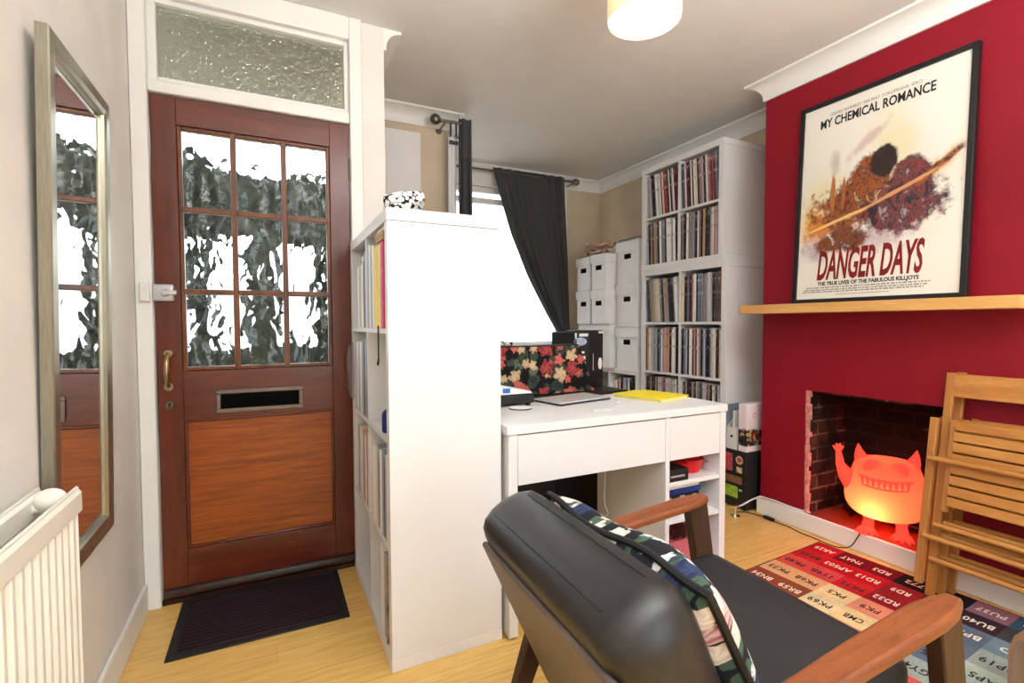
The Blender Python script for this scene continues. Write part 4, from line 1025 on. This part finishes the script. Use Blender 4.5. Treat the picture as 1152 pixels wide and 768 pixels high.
# local: y across (+y = left in view), z up, -x is the front
b = MB(); fb_ = .023
b.box(-.010, .018, -PW/2, -PW/2+fb_, 0, PH).box(-.010, .018, PW/2-fb_, PW/2, 0, PH).box(-.010, .018, -PW/2+fb_, PW/2-fb_, 0, fb_).box(-.010, .018, -PW/2+fb_, PW/2-fb_, PH-fb_, PH)
b.build('frame', 'black_plastic', pt, bevel=.002)
def mk_art():
    t = NT('poster_print'); tc = t.n('TexCoord'); sp = t.n('SeparateXYZ'); t.set(sp.inputs[0], tc.outputs['Object'])
    U = t.math('MULTIPLY_ADD', sp.outputs[1], -1/PW, .5); V = t.math('DIVIDE', sp.outputs[2], PH)   # 0..1 left-right, bottom-top
    cb = t.n('CombineXYZ'); t.set(cb.inputs[0], U); t.set(cb.inputs[1], V); uv = cb.outputs[0]
    n1 = t.noise(uv, 7, 6, .65); n2 = t.noise(uv, 24, 5, .7); n3 = t.noise(uv, 14, 4, .6, 1.2)
    def blob(cx, cy, rx, ry, soft=.35, rough=.5, rot=0):
        dx = t.math('SUBTRACT', U, cx); dy = t.math('SUBTRACT', V, cy)
        if rot:
            c, s = math.cos(rot), math.sin(rot)
            ex = t.math('ADD', t.math('MULTIPLY', dx, c), t.math('MULTIPLY', dy, s)); ey = t.math('SUBTRACT', t.math('MULTIPLY', dy, c), t.math('MULTIPLY', dx, s)); dx, dy = ex, ey
        q = t.math('ADD', t.math('POWER', t.math('ABSOLUTE', t.math('DIVIDE', dx, rx)), 2), t.math('POWER', t.math('ABSOLUTE', t.math('DIVIDE', dy, ry)), 2))
        q = t.math('ADD', t.math('SQRT', q), t.math('MULTIPLY', t.math('SUBTRACT', n1, .5), rough*1.6))
        q = t.math('ADD', q, t.math('MULTIPLY', t.math('SUBTRACT', n2, .5), rough))
        return t.math('SUBTRACT', 1, t.step(q, 1-soft, 1))
    c = lin(240, 235, 224)
    def lay(c, m, col, amt=1): return t.mix(t.math('MULTIPLY', m, amt), c, col)
    c = lay(c, blob(.60, .68, .20, .26, .8, .5), lin(228, 220, 158), .6)
    c = lay(c, blob(.20, .55, .20, .14, .9, .7), lin(240, 224, 150), .5)
    c = lay(c, blob(.17, .40, .24, .15, .8, .8), lin(238, 190, 84), .9)
    c = lay(c, blob(.24, .37, .22, .13, .6, .9), lin(206, 112, 40), .85)
    c = lay(c, blob(.45, .29, .42, .09, .8, 1.0), lin(190, 166, 180), .7)
    c = lay(c, blob(.17, .27, .16, .08, .8, 1.0), lin(168, 140, 168), .55)
    c = lay(c, blob(.45, .74, .22, .035, .8, 1.0, .5), lin(200, 166, 166), .6)
    c = lay(c, blob(.26, .67, .045, .10, .8, 1.0), lin(178, 156, 152), .5)
    c = lay(c, blob(.86, .56, .18, .05, .8, 1.0, .5), lin(226, 196, 140), .7)
    warm = t.ramp(n3, [(.28, lin(34, 20, 22)), (.40, lin(96, 46, 30)), (.5, lin(168, 92, 46)), (.58, lin(72, 40, 36)), (.68, lin(222, 170, 112))])
    cold = t.ramp(n3, [(.28, lin(22, 18, 26)), (.42, lin(64, 44, 58)), (.5, lin(140, 60, 56)), (.57, lin(48, 38, 52)), (.68, lin(182, 158, 158))])
    c = lay(c, blob(.38, .455, .30, .13, .35, 1.0), warm, 1)
    c = lay(c, blob(.66, .41, .28, .13, .35, 1.0), cold, 1)
    c = lay(c, blob(.48, .58, .13, .12, .2, .55), warm, 1)
    c = lay(c, blob(.55, .63, .09, .08, .2, .4), lin(46, 30, 28), 1)
    c = lay(c, blob(.70, .52, .12, .11, .2, .5), cold, 1)
    c = lay(c, blob(.25, .53, .02, .11, .3, .3), lin(182, 116, 62), 1)
    c = lay(c, blob(.32, .52, .014, .09, .3, .3), lin(170, 100, 54), 1)
    c = lay(c, blob(.84, .55, .19, .022, .6, .9, .5), warm, 1)
    c = lay(c, blob(.60, .47, .34, .012, .5, .6, .28), lin(224, 160, 104), .95)
    c = lay(c, blob(.28, .395, .26, .010, .5, .6, .2), lin(244, 204, 130), .95)
    c = lay(c, blob(.32, .30, .20, .065, .3, .8), t.ramp(n3, [(.3, lin(40, 24, 24)), (.46, lin(140, 78, 46)), (.56, lin(84, 56, 56)), (.66, lin(232, 210, 186))]), 1)
    p = t.princ(c, .3, spec=.5); p.inputs['Coat Weight'].default_value = .5; p.inputs['Coat Roughness'].default_value = .05; return t.m
M['art'] = mk_art()
pr = MB().box(.0, .010, -PW/2+fb_*.6, PW/2-fb_*.6, fb_*.6, PH-fb_*.6).build('print', 'art', pt)
M['ink_black'] = plain('ink_black', (.012, .012, .012), .4, var=0); M['ink_red'] = plain('ink_red', lin(128, 22, 26), .4, var=.2, nscale=12); M['ink_grey'] = plain('ink_grey', lin(150, 144, 136), .5, var=0)
def ptext(body, size, mat, u, v, width, offset=0, shear=0, spacing=1.0, name='lettering'):
    # text plane: local right = -y, up = z, facing -x
    m = Matrix(((0, 0, -1, -.0006), (-1, 0, 0, (0.5-u)*PW), (0, 1, 0, v*PH), (0, 0, 0, 1)))
    return text_mesh(name, body, size, mat, pr, m, .0004, offset, shear, 'CENTER', spacing, width)
ptext('MY CHEMICAL ROMANCE', .062, 'ink_black', .475, .885, .50, .0014)
for u, w, s_ in ((.275, .10, 'GERARD WAY'), (.405, .10, 'MIKEY WAY'), (.53, .09, 'RAY TORO'), (.665, .11, 'FRANK IERO')): ptext(s_, .022, 'ink_grey', u, .925, w)
ptext('DANGER DAYS', .205, 'ink_red', .475, .178, .47, .0055, .22)
ptext('THE TRUE LIVES OF THE FABULOUS KILLJOYS', .026, 'ink_black', .475, .095, .45, .0008)
rnd = random.Random(9); cons = 'BCDFGLMNPRSTV'
b = MB()
for r_, (v_, u0, u1) in enumerate(((.077, .10, .83), (.066, .085, .82), (.056, .075, .80))):
    u = u0
    while u < u1:
        w = rnd.uniform(.006, .03); b.box(-.0012, -.0004, (0.5-min(u+w, u1))*PW, (0.5-u)*PW, v_*PH-.003, v_*PH+.003); u += w+.006
b.box(-.0012, -.0004, (.5-.62)*PW, (.5-.30)*PW, .042*PH-.0012, .042*PH+.0012)
b.build('credit_lines', 'ink_grey', pr)

# monster lamp
def mk_lampmat():
    t = NT('coral_glow_plastic'); 
    d = t.n('BsdfDiffuse'); d.inputs[0].default_value = (.9, .10, .07, 1)
    tr = t.n('BsdfTranslucent'); tr.inputs[0].default_value = (1.0, .17, .075, 1)
    mx = t.n('MixShader'); mx.inputs[0].default_value = .6; t.set(mx.inputs[1], d.outputs[0]); t.set(mx.inputs[2], tr.outputs[0])
    e = t.n('Emission'); e.inputs[0].default_value = (1.0, .105, .065, 1); e.inputs[1].default_value = .48
    ad = t.n('AddShader'); t.set(ad.inputs[0], mx.outputs[0]); t.set(ad.inputs[1], e.outputs[0]); t.set(t.out.inputs[0], ad.outputs[0]); return t.m
M['glow'] = mk_lampmat()
ml = thing('monster_lamp', 'glowing coral monster shaped lamp with ears and raised arms in the fireplace', 'lamp', (2.70, 1.365, FZ0), (0, 0, R(24)))
# local: +y = its right in view-left, front = -x
def body(u, v):
    a = 2*PI*u
    prof = [(0, .075), (.075, .078), (.13, .10), (.163, .145), (.17, .20), (.160, .25), (.145, .30), (.132, .34), (.118, .368), (.07, .38), (0, .378)]
    s = v*(len(prof)-1); i = min(int(s), len(prof)-2); f = s-i
    def cr(k, p0, p1, p2, p3): return .5*((2*p1)+(-p0+p2)*k+(2*p0-5*p1+4*p2-p3)*k*k+(-p0+3*p1-3*p2+p3)*k**3)
    g = lambda j: prof[max(0, min(len(prof)-1, j))]
    r = max(0, cr(f, g(i-1)[0], g(i)[0], g(i+1)[0], g(i+2)[0])); z = cr(f, g(i-1)[1], g(i)[1], g(i+1)[1], g(i+2)[1])
    return Vector((-.62*r*math.cos(a), r*math.sin(a), z))
b = MB(); b.grid(40, 41, body, True)
b.build('body', 'glow', ml, smooth=True, weld=True)
for s in (1, -1):
    b = MB(); b.tube([(0, s*.092, .34), (0, s*.105, .375), (0, s*.112, .405), (0, s*.115, .435)], [.034, .027, .015, .002], 12); b.build('ear', 'glow', ml, smooth=True)
    b = MB(); zt_ = .36 if s > 0 else .33
    b.tube([(0, s*.13, .23), (0, s*.165, .27), (0, s*.19, .32), (0, s*.198, zt_+.02)], [.050, .036, .020, .013], 12)
    for k in range(4):
        a = (k-1.5)*.5; b.tube([(0, s*.198, zt_+.02), (-.006*k, s*(.198)+.022*math.sin(a), zt_+.022+.03*math.cos(a)), (-.008*k, s*.198+.03*math.sin(a), zt_+.02+.046*math.cos(a))], [.009, .007, .003], 8)
    b.build('arm', 'glow', ml, smooth=True)
    b = MB(); b.tube([(0, s*.062, .10), (-.005, s*.065, .055), (-.01, s*.068, .03), (-.012, s*.07, .012)], [.030, .022, .026, .012], 12)
    for k in range(5):
        a = PI+(k-2)*.42; l = .075 if k in (1, 2, 3) else .062
        b.tube([(-.012, s*.07, .024), (-.012+l*.6*math.cos(a), s*.07+l*.6*math.sin(a), .016), (-.012+l*math.cos(a), s*.07+l*math.sin(a), .004)], [.017, .012, .002], 8)
    b.build('foot', 'glow', ml, smooth=True)
    b = MB(); b.lathe([(.030, .004), (.034, 0), (.037, .004)], (-.070, s*.052, .335), 20, 'X', cap=False); b.ball((-.062, s*.052, .335), .03, 2, (.5, 1, .75)); b.build('eye', 'glow', ml, smooth=True)
def surf(y, z):   # front surface x of the body
    lo_, hi_ = 0.0, 1.0
    pr_ = [(.075, 0), (.078, .075), (.10, .13), (.145, .163), (.20, .17), (.25, .160), (.30, .145), (.34, .132), (.368, .118), (.38, .07)]
    for (za, ra), (zb, rb) in zip(pr_, pr_[1:]):
        if za <= z <= zb: r = ra+(rb-ra)*(z-za)/(zb-za); break
    else: r = .1
    return -.62*math.sqrt(max(0, r*r-y*y))
b = MB(); pts = [(surf(y_, .285+.9*y_*y_)-.001, y_, .285+.9*y_*y_) for y_ in [(-.105+.21*k/20) for k in range(21)]]
b.tube(pts, .005, 8); b.build('lip', 'glow', ml, smooth=True)
b = MB()
for k in range(9):
    y_ = -.088+.176*k/8; zz = .282+.9*y_*y_
    b.tube([(surf(y_, zz)-.001, y_, zz), (surf(y_, zz-.03)-.004, y_, zz-.034)], [.009, .0015], 6)
b.build('teeth', 'glow', ml, smooth=True)
b = MB(); b.tube([(surf(y_, .247+.9*y_*y_)-.001, y_, .247+.9*y_*y_) for y_ in [(-.09+.18*k/16) for k in range(17)]], .0035, 8); b.build('lower_lip', 'glow', ml, smooth=True)
lc = thing('lamp_cable', 'black lamp flex with an inline switch running over the skirting to the lamp', 'cable', (2.5, 1.8, 0))
lo2 = (2.5, 1.8, 0)
pts = [(2.50, 2.06, .006), (2.555, 2.02, .006), (2.575, 1.93, .006), (2.572, 1.86, .006), (2.575, 1.78, .006), (2.56, 1.70, .006), (2.545, 1.62, .012), (2.53, 1.55, .016), (2.54, 1.49, .016), (2.57, 1.45, .03), (2.598, 1.43, .085), (2.615, 1.425, .106), (2.628, 1.43, .103)]
sm = []
for i in range(len(pts)-1):
    p0, p1, p2, p3 = [Vector(pts[max(0, min(len(pts)-1, i+j))]) for j in (-1, 0, 1, 2)]
    for k in range(4):
        f = k/4; sm.append(.5*((2*p1)+(-p0+p2)*f+(2*p0-5*p1+4*p2-p3)*f*f+(-p0+3*p1-3*p2+p3)*f**3))
sm.append(Vector(pts[-1]))
MB().tube(sm, .0028, 8).build('flex', 'black_plastic', lc, off=lo2, smooth=True)
MB().box(2.562, 2.588, 1.87, 1.935, .002, .02).build('inline_switch', 'black_plastic', lc, off=lo2, bevel=.006)
wc = thing('white_cable', 'white cable running along the skirting top into the fireplace', 'cable', (2.55, 1.9, 0))
pts = [(2.47, 2.035, .05), (2.52, 2.035, .055), (2.57, 2.02, .08), (2.608, 1.985, .108), (2.618, 1.90, .108), (2.618, 1.80, .104), (2.624, 1.742, .103), (2.640, 1.700, .103)]
MB().tube(pts, .0045, 8).build('flex', 'white_lam', wc, off=(2.55, 1.9, 0), smooth=True)
# dark grate bar lying at the back of the hearth
gb = thing('iron_grate', 'dark iron bar lying on the hearth behind the glowing lamp', 'grate', (2.84, 1.4, FZ0))
b = MB(); b.tube([(0, -.26, .03), (0, .24, .03)], .014, 10); b.build('bar', 'black_plastic', gb, smooth=True)
b = MB()
for yy in (-.2, .18): b.tube([(-.05, yy, .0), (-.02, yy, .018), (.02, yy, .018), (.05, yy, 0)], .009, 8)
b.build('feet', 'black_plastic', gb, smooth=True)

# ================================================================= RUG
rg = thing('rug', 'patchwork rug of coloured squares with thread codes, on the floor under the armchair', 'rug', (2.527, 1.578, 0), (0, 0, R(3.6)))
P_ = .125; NC, NR = 10, 11
CC = {'R': (186, 34, 40), 'C': (176, 24, 36), 'M': (104, 20, 32), 'K': (26, 24, 28), 'U': (142, 100, 116), 'B': (52, 86, 108), 'O': (204, 78, 66), 'P': (204, 72, 74), 'D': (140, 30, 38), 'N': (58, 36, 42), 'T': (214, 164, 116), 'E': (226, 198, 146), 'I': (222, 140, 112), 'S': (92, 104, 122), 'G': (150, 158, 152), 'A': (168, 184, 172), 'W': (144, 72, 46), 'F': (228, 206, 160), 'X': (66, 64, 66), 'L': (110, 128, 140)}
ROWS = ['CMMKKUBLSB', 'RCCDNNXSLB', 'OPRDNSLGAG', 'TTEINSGALS', 'WWFEISAGLA', 'CCDIIGALSG', 'MDCRPOALGS', 'NMDCRPOIGA', 'KNMDCRPOIG', 'XKNMDCRPOI', 'SXKNMDCRPO']
TXT = [['AR29', '7NAT', 'RD3', '772', 'K4', 'PU37', 'CD'], ['BR66', 'AP503', 'RD13', 'RD9', 'BN8', 'BU40', '9E'], ['PK40', '119B', 'PK72', 'RD32', 'N51', 'BP32', 'SD'], ['PK73', 'PK68', 'PK5', 'PK9', 'PK2', 'BP', 'BP19'], ['BN34', 'BR59', 'PK69', 'CMB', 'PK7', 'SF5', 'AP5'], ['RD8', 'RD5', 'RD2', 'PK3', 'PK1', 'GY4', 'SF2']]
INK = ['WWWWKWW', 'KWWWWWW', 'KKKWWWW', 'KKKKKKK', 'WWKKKKK', 'WWWKKKK']
for k, c in CC.items():
    t = NT('rug_'+k); v = t.coord(); n = t.noise(v, 160, 3); n2 = t.noise(v, 9, 3); col = lin(*c)
    cc = t.ramp(t.math('ADD', t.math('MULTIPLY', n, .5), t.math('MULTIPLY', n2, .5)), [(.35, tuple(x*.74 for x in col)), (.65, tuple(min(1, x*1.12) for x in col))])
    t.princ(cc, .95, spec=.1, normal=t.bump(n, .5, .003)); M['rug_'+k] = t.m
MB().box(-P_*NR-.006, .006, -P_*NC-.006, .006, 0, .0088).build('backing', 'rug_M', rg)
b = MB(); vv = {}
keys = sorted(CC)
for r in range(NR+1):
    for c in range(NC+1): vv[r, c] = b.b.verts.new((-r*P_, -c*P_, .009))
lo4 = {}
for r in range(NR):
    for c in range(NC):
        f = b.b.faces.new((vv[r, c], vv[r+1, c], vv[r+1, c+1], vv[r, c+1])); f.material_index = keys.index(ROWS[r][c])
b.build('wool_pile', ['rug_'+k for k in keys], rg)
M['yarn_w'] = plain('pale_yarn', lin(226, 214, 196), .9); M['yarn_k'] = plain('black_yarn', (.012, .01, .012), .9)
for r in range(6):
    for c in range(7):
        # reading direction +y, letter tops towards -x
        m = Matrix(((0, -1, 0, -(r+.52)*P_), (1, 0, 0, -(c+.5)*P_), (0, 0, 1, .0094), (0, 0, 0, 1)))
        text_mesh('thread_code', TXT[r][c], .050, 'yarn_w' if INK[r][c] == 'W' else 'yarn_k', rg, m, .0004, .0006, 0, 'CENTER', 1.08, .022*len(TXT[r][c]) if len(TXT[r][c]) > 2 else None)

# ================================================================= FOLDING CHAIRS
def folding_chair():
    t = thing('folding_chair', 'front folded beech chair of three, with slatted seat, leaning on the red breast', 'chair', (2.425, 1.085, .0105), (-R(8.2), 0, -PI/2), 'folded wooden chairs')
    W = .44
    for s, x0 in ((0, .012), (1, W-.012-.026)):
        MB().box(x0-.002, x0+.028, .0, .02, 0, .93).build('back_post', 'beech_v', t, bevel=.003)
        xb = -.02 if s == 0 else W-.008
        MB().box(xb, xb+.028, -.028, -.003, .045, .735).build('leg', 'beech_v', t, bevel=.003)
        xs_ = .05 if s == 0 else W-.07
        MB().prism([(-.002, .735), (-.024, .735), (-.036, .36), (-.016, .36)], xs_, xs_+.02, 'X').build('seat_rail', 'beech_v', t, bevel=.003)
    MB().grid(20, 9, lambda u, v: Vector((.038+u*(W-.076), .006+.012*math.sin(u*PI), .83+.092*v))).build('top_rail', 'beech', t, solid=.016, bevel=.002)
    st = thing_part = None
    b = MB(); n = 8; z1 = .732; pitch = .0440
    for i in range(n):
        z = z1-(i+1)*pitch; f = (.735-z)/.365; yy = -.024-.010*f
        b.box(.068, W-.068, yy-.006, yy+.008, z+.0075, z+pitch)
    b.build('slats', 'beech', t, bevel=.002)
    for (z, yy, x0, x1) in ((.567, -.050, .0, W), (.300, -.028, .03, W-.03), (.245, -.030, .0, W), (.155, -.008, .02, W-.02)):
        MB().tube([(x0, yy, z), (x1, yy, z)], .0105, 12).build('stretcher', 'beech', t, smooth=True)
    return t
ch = folding_chair()
copy_tree(ch, (2.478, 1.072, .0105), None, 'middle folded beech chair, mostly hidden behind the front folding chair')
copy_tree(ch, (2.531, 1.060, .0105), None, 'rearmost folded beech chair, closest to the red chimney breast')
# ================================================================= ARMCHAIR
AC = (.86, .83, .0105)
ac = thing('armchair', 'black leather armchair with wooden arms in the foreground, facing the fireplace', 'armchair', AC, (0, 0, R(-1.5)))
def lp_(x, y, z): return (x-AC[0], y-AC[1], z-AC[2])
# back: reclined padded slab
BKM = Matrix.Translation(lp_(.782, .83, .245)) @ Matrix.Rotation(R(-24.5), 4, 'Y')
def pad(w, h, th, r, nu=10):
    """rounded slab, local: x thickness(0..-th back), y width, z height"""
    b = MB(); b.box(-th/2, th/2, -w/2, w/2, 0, h); return b
PB = [(-.13, 0), (-.145, .02), (-.145, .49), (-.141, .512), (-.128, .528), (-.10, .54), (-.06, .545), (-.02, .54), (.01, .526), (.026, .502), (.03, .47), (.03, .02), (.015, 0)]
def backf():
    b = MB(); rings = []; n = 40
    for i in range(n+1):
        t = i/n*2-1; y = .297*t; d = .297-abs(y); rr_ = .065
        ins = rr_*(1-math.sqrt(max(0, 1-((rr_-d)/rr_)**2))) if d < rr_ else 0
        cx = -.0575
        rings.append([b.b.verts.new(BKM @ Vector((cx+(x-cx)*(1-ins/.0875), y, .27+(z-.27)*(1-ins/.272)))) for x, z in PB])
    m_ = len(PB)
    for i in range(n):
        for k in range(m_): b.b.faces.new((rings[i][k], rings[i][(k+1) % m_], rings[i+1][(k+1) % m_], rings[i+1][k]))
    b.b.faces.new(rings[0][::-1]); b.b.faces.new(rings[-1]); return b
backf().build('backrest', 'leather', ac, smooth=True)
b = MB(); b.box(-.156, -.141, -.268, .268, .03, .470, BKM); b.build('back_panel', 'leather_back', ac, bevel=.006)
def seam(pts, r=.0025): return MB().tube(pts, r, 6)
b = MB()
for xx, zz in ((-.105, .5385), (-.012, .5375)):
    b.tube([BKM @ Vector(p) for p in ((xx, -.215, zz), (xx, 0, zz), (xx, .215, zz))], .0016, 6)
b.build('seam', 'leather', ac, smooth=True)
# seat
SM = Matrix.Translation(lp_(.93, .83, .36)) @ Matrix.Rotation(R(-6), 4, 'Y')
b = MB(); b.box(-.25, .29, -.275, .275, -.055, .06, SM); b.build('seat', 'leather_seat', ac, bevel=.04, seg=5)
# arms: tapered boards sloping down to the back
for s, nm in ((1, 'left'), (-1, 'right')):
    yc = .83+s*.327
    b = MB()
    n = 14; outl = []
    def aw(t): return .036-.010*(1-t)*1.0
    rings = []
    for i in range(n+1):
        t = i/n; x = .60+t*.635; zc = .52+.074*t+.006*math.sin(t*PI)
        w = .026+.012*t
        if i >= n-3: w *= math.sqrt(max(.05, 1-((i-(n-3))/3.3)**2))
        th = .022
        ring = [b.b.verts.new(lp_(x, yc+yy*w, zc+zz)) for yy, zz in ((-1, -th), (1, -th), (1, -.006), (.8, 0), (-.8, 0), (-1, -.006))]
        rings.append(ring)
    for i in range(n):
        for k in range(6): b.b.faces.new((rings[i][k], rings[i][(k+1) % 6], rings[i+1][(k+1) % 6], rings[i+1][k]))
    b.b.faces.new(rings[0][::-1]); b.b.faces.new(rings[-1])
    b.build('armrest', 'walnut', ac, bevel=.003, smooth=True)
    # front leg
    b = MB(); y0, y1 = yc-.016, yc+.016
    b.prism([(lp_(1.155, 0, 0)[0], .565), (lp_(1.230, 0, 0)[0], .572), (lp_(1.275, 0, 0)[0], .30), (lp_(1.305, 0, 0)[0], 0.), (lp_(1.27, 0, 0)[0], 0.), (lp_(1.205, 0, 0)[0], .30)], y0-AC[1], y1-AC[1], 'Y'); b.build('leg', 'walnut_d', ac, bevel=.004)
    b = MB()
    b.prism([(lp_(.66, 0, 0)[0], .50), (lp_(.735, 0, 0)[0], .51), (lp_(.66, 0, 0)[0], .28), (lp_(.535, 0, 0)[0], 0.), (lp_(.505, 0, 0)[0], 0.), (lp_(.60, 0, 0)[0], .30)], y0-AC[1], y1-AC[1], 'Y'); b.build('leg', 'walnut_d', ac, bevel=.004)
    b = MB(); b.prism([(lp_(.63, 0, 0)[0], .25), (lp_(1.25, 0, 0)[0], .31), (lp_(1.25, 0, 0)[0], .36), (lp_(.645, 0, 0)[0], .30)], yc-AC[1]-s*.016-.012, yc-AC[1]-s*.016+.012, 'Y'); b.build('side_rail', 'walnut_d', ac, bevel=.003)
for (x, z) in ((.665, .255), (1.2, .30)):
    b = MB(); b.box(lp_(x, 0, 0)[0]-.012, lp_(x, 0, 0)[0]+.012, -.305, .305, z-.02, z+.025); b.build('cross_rail', 'walnut_d', ac, bevel=.003)

# cushion leaning on the back
cu = thing('cushion', 'floral print cushion with black piping propped on the black armchair', 'cushion', (.765, .81, .445), (0, R(-29), R(1.5)))
CW, CH_ = .25, .31
def cuf(sgn):
    def f(u, v):
        a, c = u*2-1, v*2-1
        th = .07*((1-a**4)*(1-c**4))**.55
        pinch = 1-.06*(abs(a)**2*(1-abs(c)**2)*0+abs(c)**3*0)
        y = CW*a*(1-.06*(1-c*c)*0-.05*(1-abs(c))*abs(a)**3); z = CH_/2*(1+c*(1-.06*(1-abs(a))*abs(c)**3))
        wr = .006*math.sin(a*6+c*4)*(1-a*a)*(1-c*c)
        return Vector((sgn*th+wr-.008*math.sin(a*5)*(c > .0)*c, y, z))
    return f
b = MB(); b.grid(33, 29, cuf(1)); b.grid(33, 29, cuf(-1)); b.build('cover', 'floral_cushion', cu, smooth=True, weld=True)
pts = []
f = cuf(1)
for k in range(32): pts.append(f(k/32, 0))
for k in range(28): pts.append(f(1, k/28))
for k in range(32): pts.append(f(1-k/32, 1))
for k in range(29): pts.append(f(0, 1-k/28))
MB().tube(pts, .008, 8, cap=False).build('piping', 'piping', cu, smooth=True)

# bentwood rack at the right edge
br = thing('bentwood_rack', 'bent plywood rack on the rug at the lower right edge of the photo', 'rack', (2.02, .60, .0))
def hoop(x0, dy):
    b = MB(); pts = [(-.0, 0), (0, .16), (.012, .205), (.045, .235), (.10, .245), (.155, .235), (.188, .205), (.20, .16), (.20, 0)]
    inner = [(p[0]+(.01 if p[0] < .08 else (-.01 if p[0] > .12 else 0)), p[1]-(.01 if p[1] > .2 else 0)) for p in pts]
    poly = pts+inner[::-1]
    # polygon in (y,z) extruded along x
    n = len(pts)
    for i in range(n-1):
        b.prism([(-pts[i][0]+dy, pts[i][1]+.0105), (-pts[i+1][0]+dy, pts[i+1][1]+.0105), (-inner[i+1][0]+dy, inner[i+1][1]+.0105), (-inner[i][0]+dy, inner[i][1]+.0105)], x0, x0+.10, 'X')
    return b
hoop(-.06, .055).build('hoop', 'ply', br, weld=True)
MB().box(-.05, .03, -.13, .04, .03, .045).build('tray', 'ply', br)

# ================================================================= PENDANT LAMP
pl = thing('ceiling_lamp', 'white drum pendant lamp hanging from the ceiling, lit', 'lamp', (1.185, 1.38, 2.17))
def mk_shade():
    t = NT('fabric_shade'); d = t.n('BsdfDiffuse'); d.inputs[0].default_value = (.82, .74, .62, 1); tr = t.n('BsdfTranslucent'); tr.inputs[0].default_value = (.85, .7, .5, 1)
    mx = t.n('MixShader'); mx.inputs[0].default_value = .45; t.set(mx.inputs[1], d.outputs[0]); t.set(mx.inputs[2], tr.outputs[0]); t.set(t.out.inputs[0], mx.outputs[0]); return t.m
M['shade'] = mk_shade(); M['lamp_glow'] = emis('lamp_diffuser', (1, .93, .8), 5)
zb = 0.02
MB().lathe([(.125, 0), (.125, .20), (.123, .20), (.123, 0), (.125, 0)], (0, 0, zb), 48).build('shade', 'shade', pl, smooth=True)
MB().lathe([(0, .006), (.1225, .006), (.1225, .009), (0, .009)], (0, 0, zb), 48).build('diffuser', 'lamp_glow', pl)
b = MB(); b.tube([(0, 0, .12), (0, 0, .345)], .004, 8); b.lathe([(0, .33), (.045, .335), (.05, .36)], (0, 0, 0), 24); b.tube([(0, 0, .09), (0, 0, .15)], .018, 12)
for k in range(3):
    a = k*2*PI/3; b.tube([(0, 0, .19), (.124*math.cos(a), .124*math.sin(a), .21)], .002, 6)
b.build('cord_and_rose', 'white_lam', pl)

# ================================================================= LIGHT
w = bpy.data.worlds.new('sky'); S.world = w; w.use_nodes = True
nt = w.node_tree; bg = nt.nodes['Background']
bg.inputs[0].default_value = (.90, .955, 1.0, 1); bg.inputs[1].default_value = 4.2
def area(name, loc, rot, sx, sy, energy=0, portal=False, col=(1, 1, 1)):
    l = bpy.data.lights.new(name, 'AREA'); l.shape = 'RECTANGLE'; l.size = sx; l.size_y = sy; l.energy = energy; l.color = col
    if portal: l.cycles.is_portal = True
    o = bpy.data.objects.new(name, l); COL.objects.link(o); o.location = loc; o.rotation_euler = rot; return o
area('bay_portal', ((WX0+WX1)/2, YC+.11, (WZ0+WZ1)/2), (-R(90), 0, 0), WX1-WX0, WZ1-WZ0, 0, True)
area('back_fill_portal', ((BX0+BX1)/2, YB-.11, (BZ0+BZ1)/2), (R(90), 0, 0), BX1-BX0, BZ1-BZ0, 0, True)  # guides sky light through the added back window
def point(name, loc, energy, col, r):
    l = bpy.data.lights.new(name, 'POINT'); l.energy = energy; l.color = col; l.shadow_soft_size = r
    o = bpy.data.objects.new(name, l); COL.objects.link(o); o.location = loc; return o
area('bounce_fill', (.9, -.35, 1.8), (PI, 0, 0), 1.2, 1.2, 112, False, (.95, .98, 1))  # unseen upward fill, added to brighten the ceiling like a bounced flash
point('pendant_bulb', (1.185, 1.38, 2.30), 8, (1, .82, .6), .03)
point('monster_bulb', (2.655, 1.385, FZ0+.14), 2.4, (1, .75, .35), .012)

# ================================================================= CAMERA
F, YAW, PIT, ROL = 558.86, R(25.94), R(2.082), R(-.2176)
f0 = Vector((math.sin(YAW), math.cos(YAW), 0)); r0 = Vector((math.cos(YAW), -math.sin(YAW), 0)); u0 = Vector((0, 0, 1))
ff_ = f0*math.cos(PIT)-u0*math.sin(PIT); uu = u0*math.cos(PIT)+f0*math.sin(PIT)
rr = r0*math.cos(ROL)+uu*math.sin(ROL); uu = uu*math.cos(ROL)-r0*math.sin(ROL)
cd = bpy.data.cameras.new('camera'); cam = bpy.data.objects.new('camera', cd); COL.objects.link(cam)
cd.sensor_width = 36; cd.lens = 36*F/1152; cd.clip_start = .02
mw = Matrix.Identity(4)
for i in range(3): mw[i][0], mw[i][1], mw[i][2] = rr[i], uu[i], -ff_[i]
mw.translation = (0, 0, 1.143); cam.matrix_world = mw
S.camera = cam
S.view_settings.view_transform = 'Standard'; S.view_settings.look = 'None'; S.view_settings.gamma = 1; S.view_settings.use_curve_mapping = False
S.view_settings.exposure = 0.2
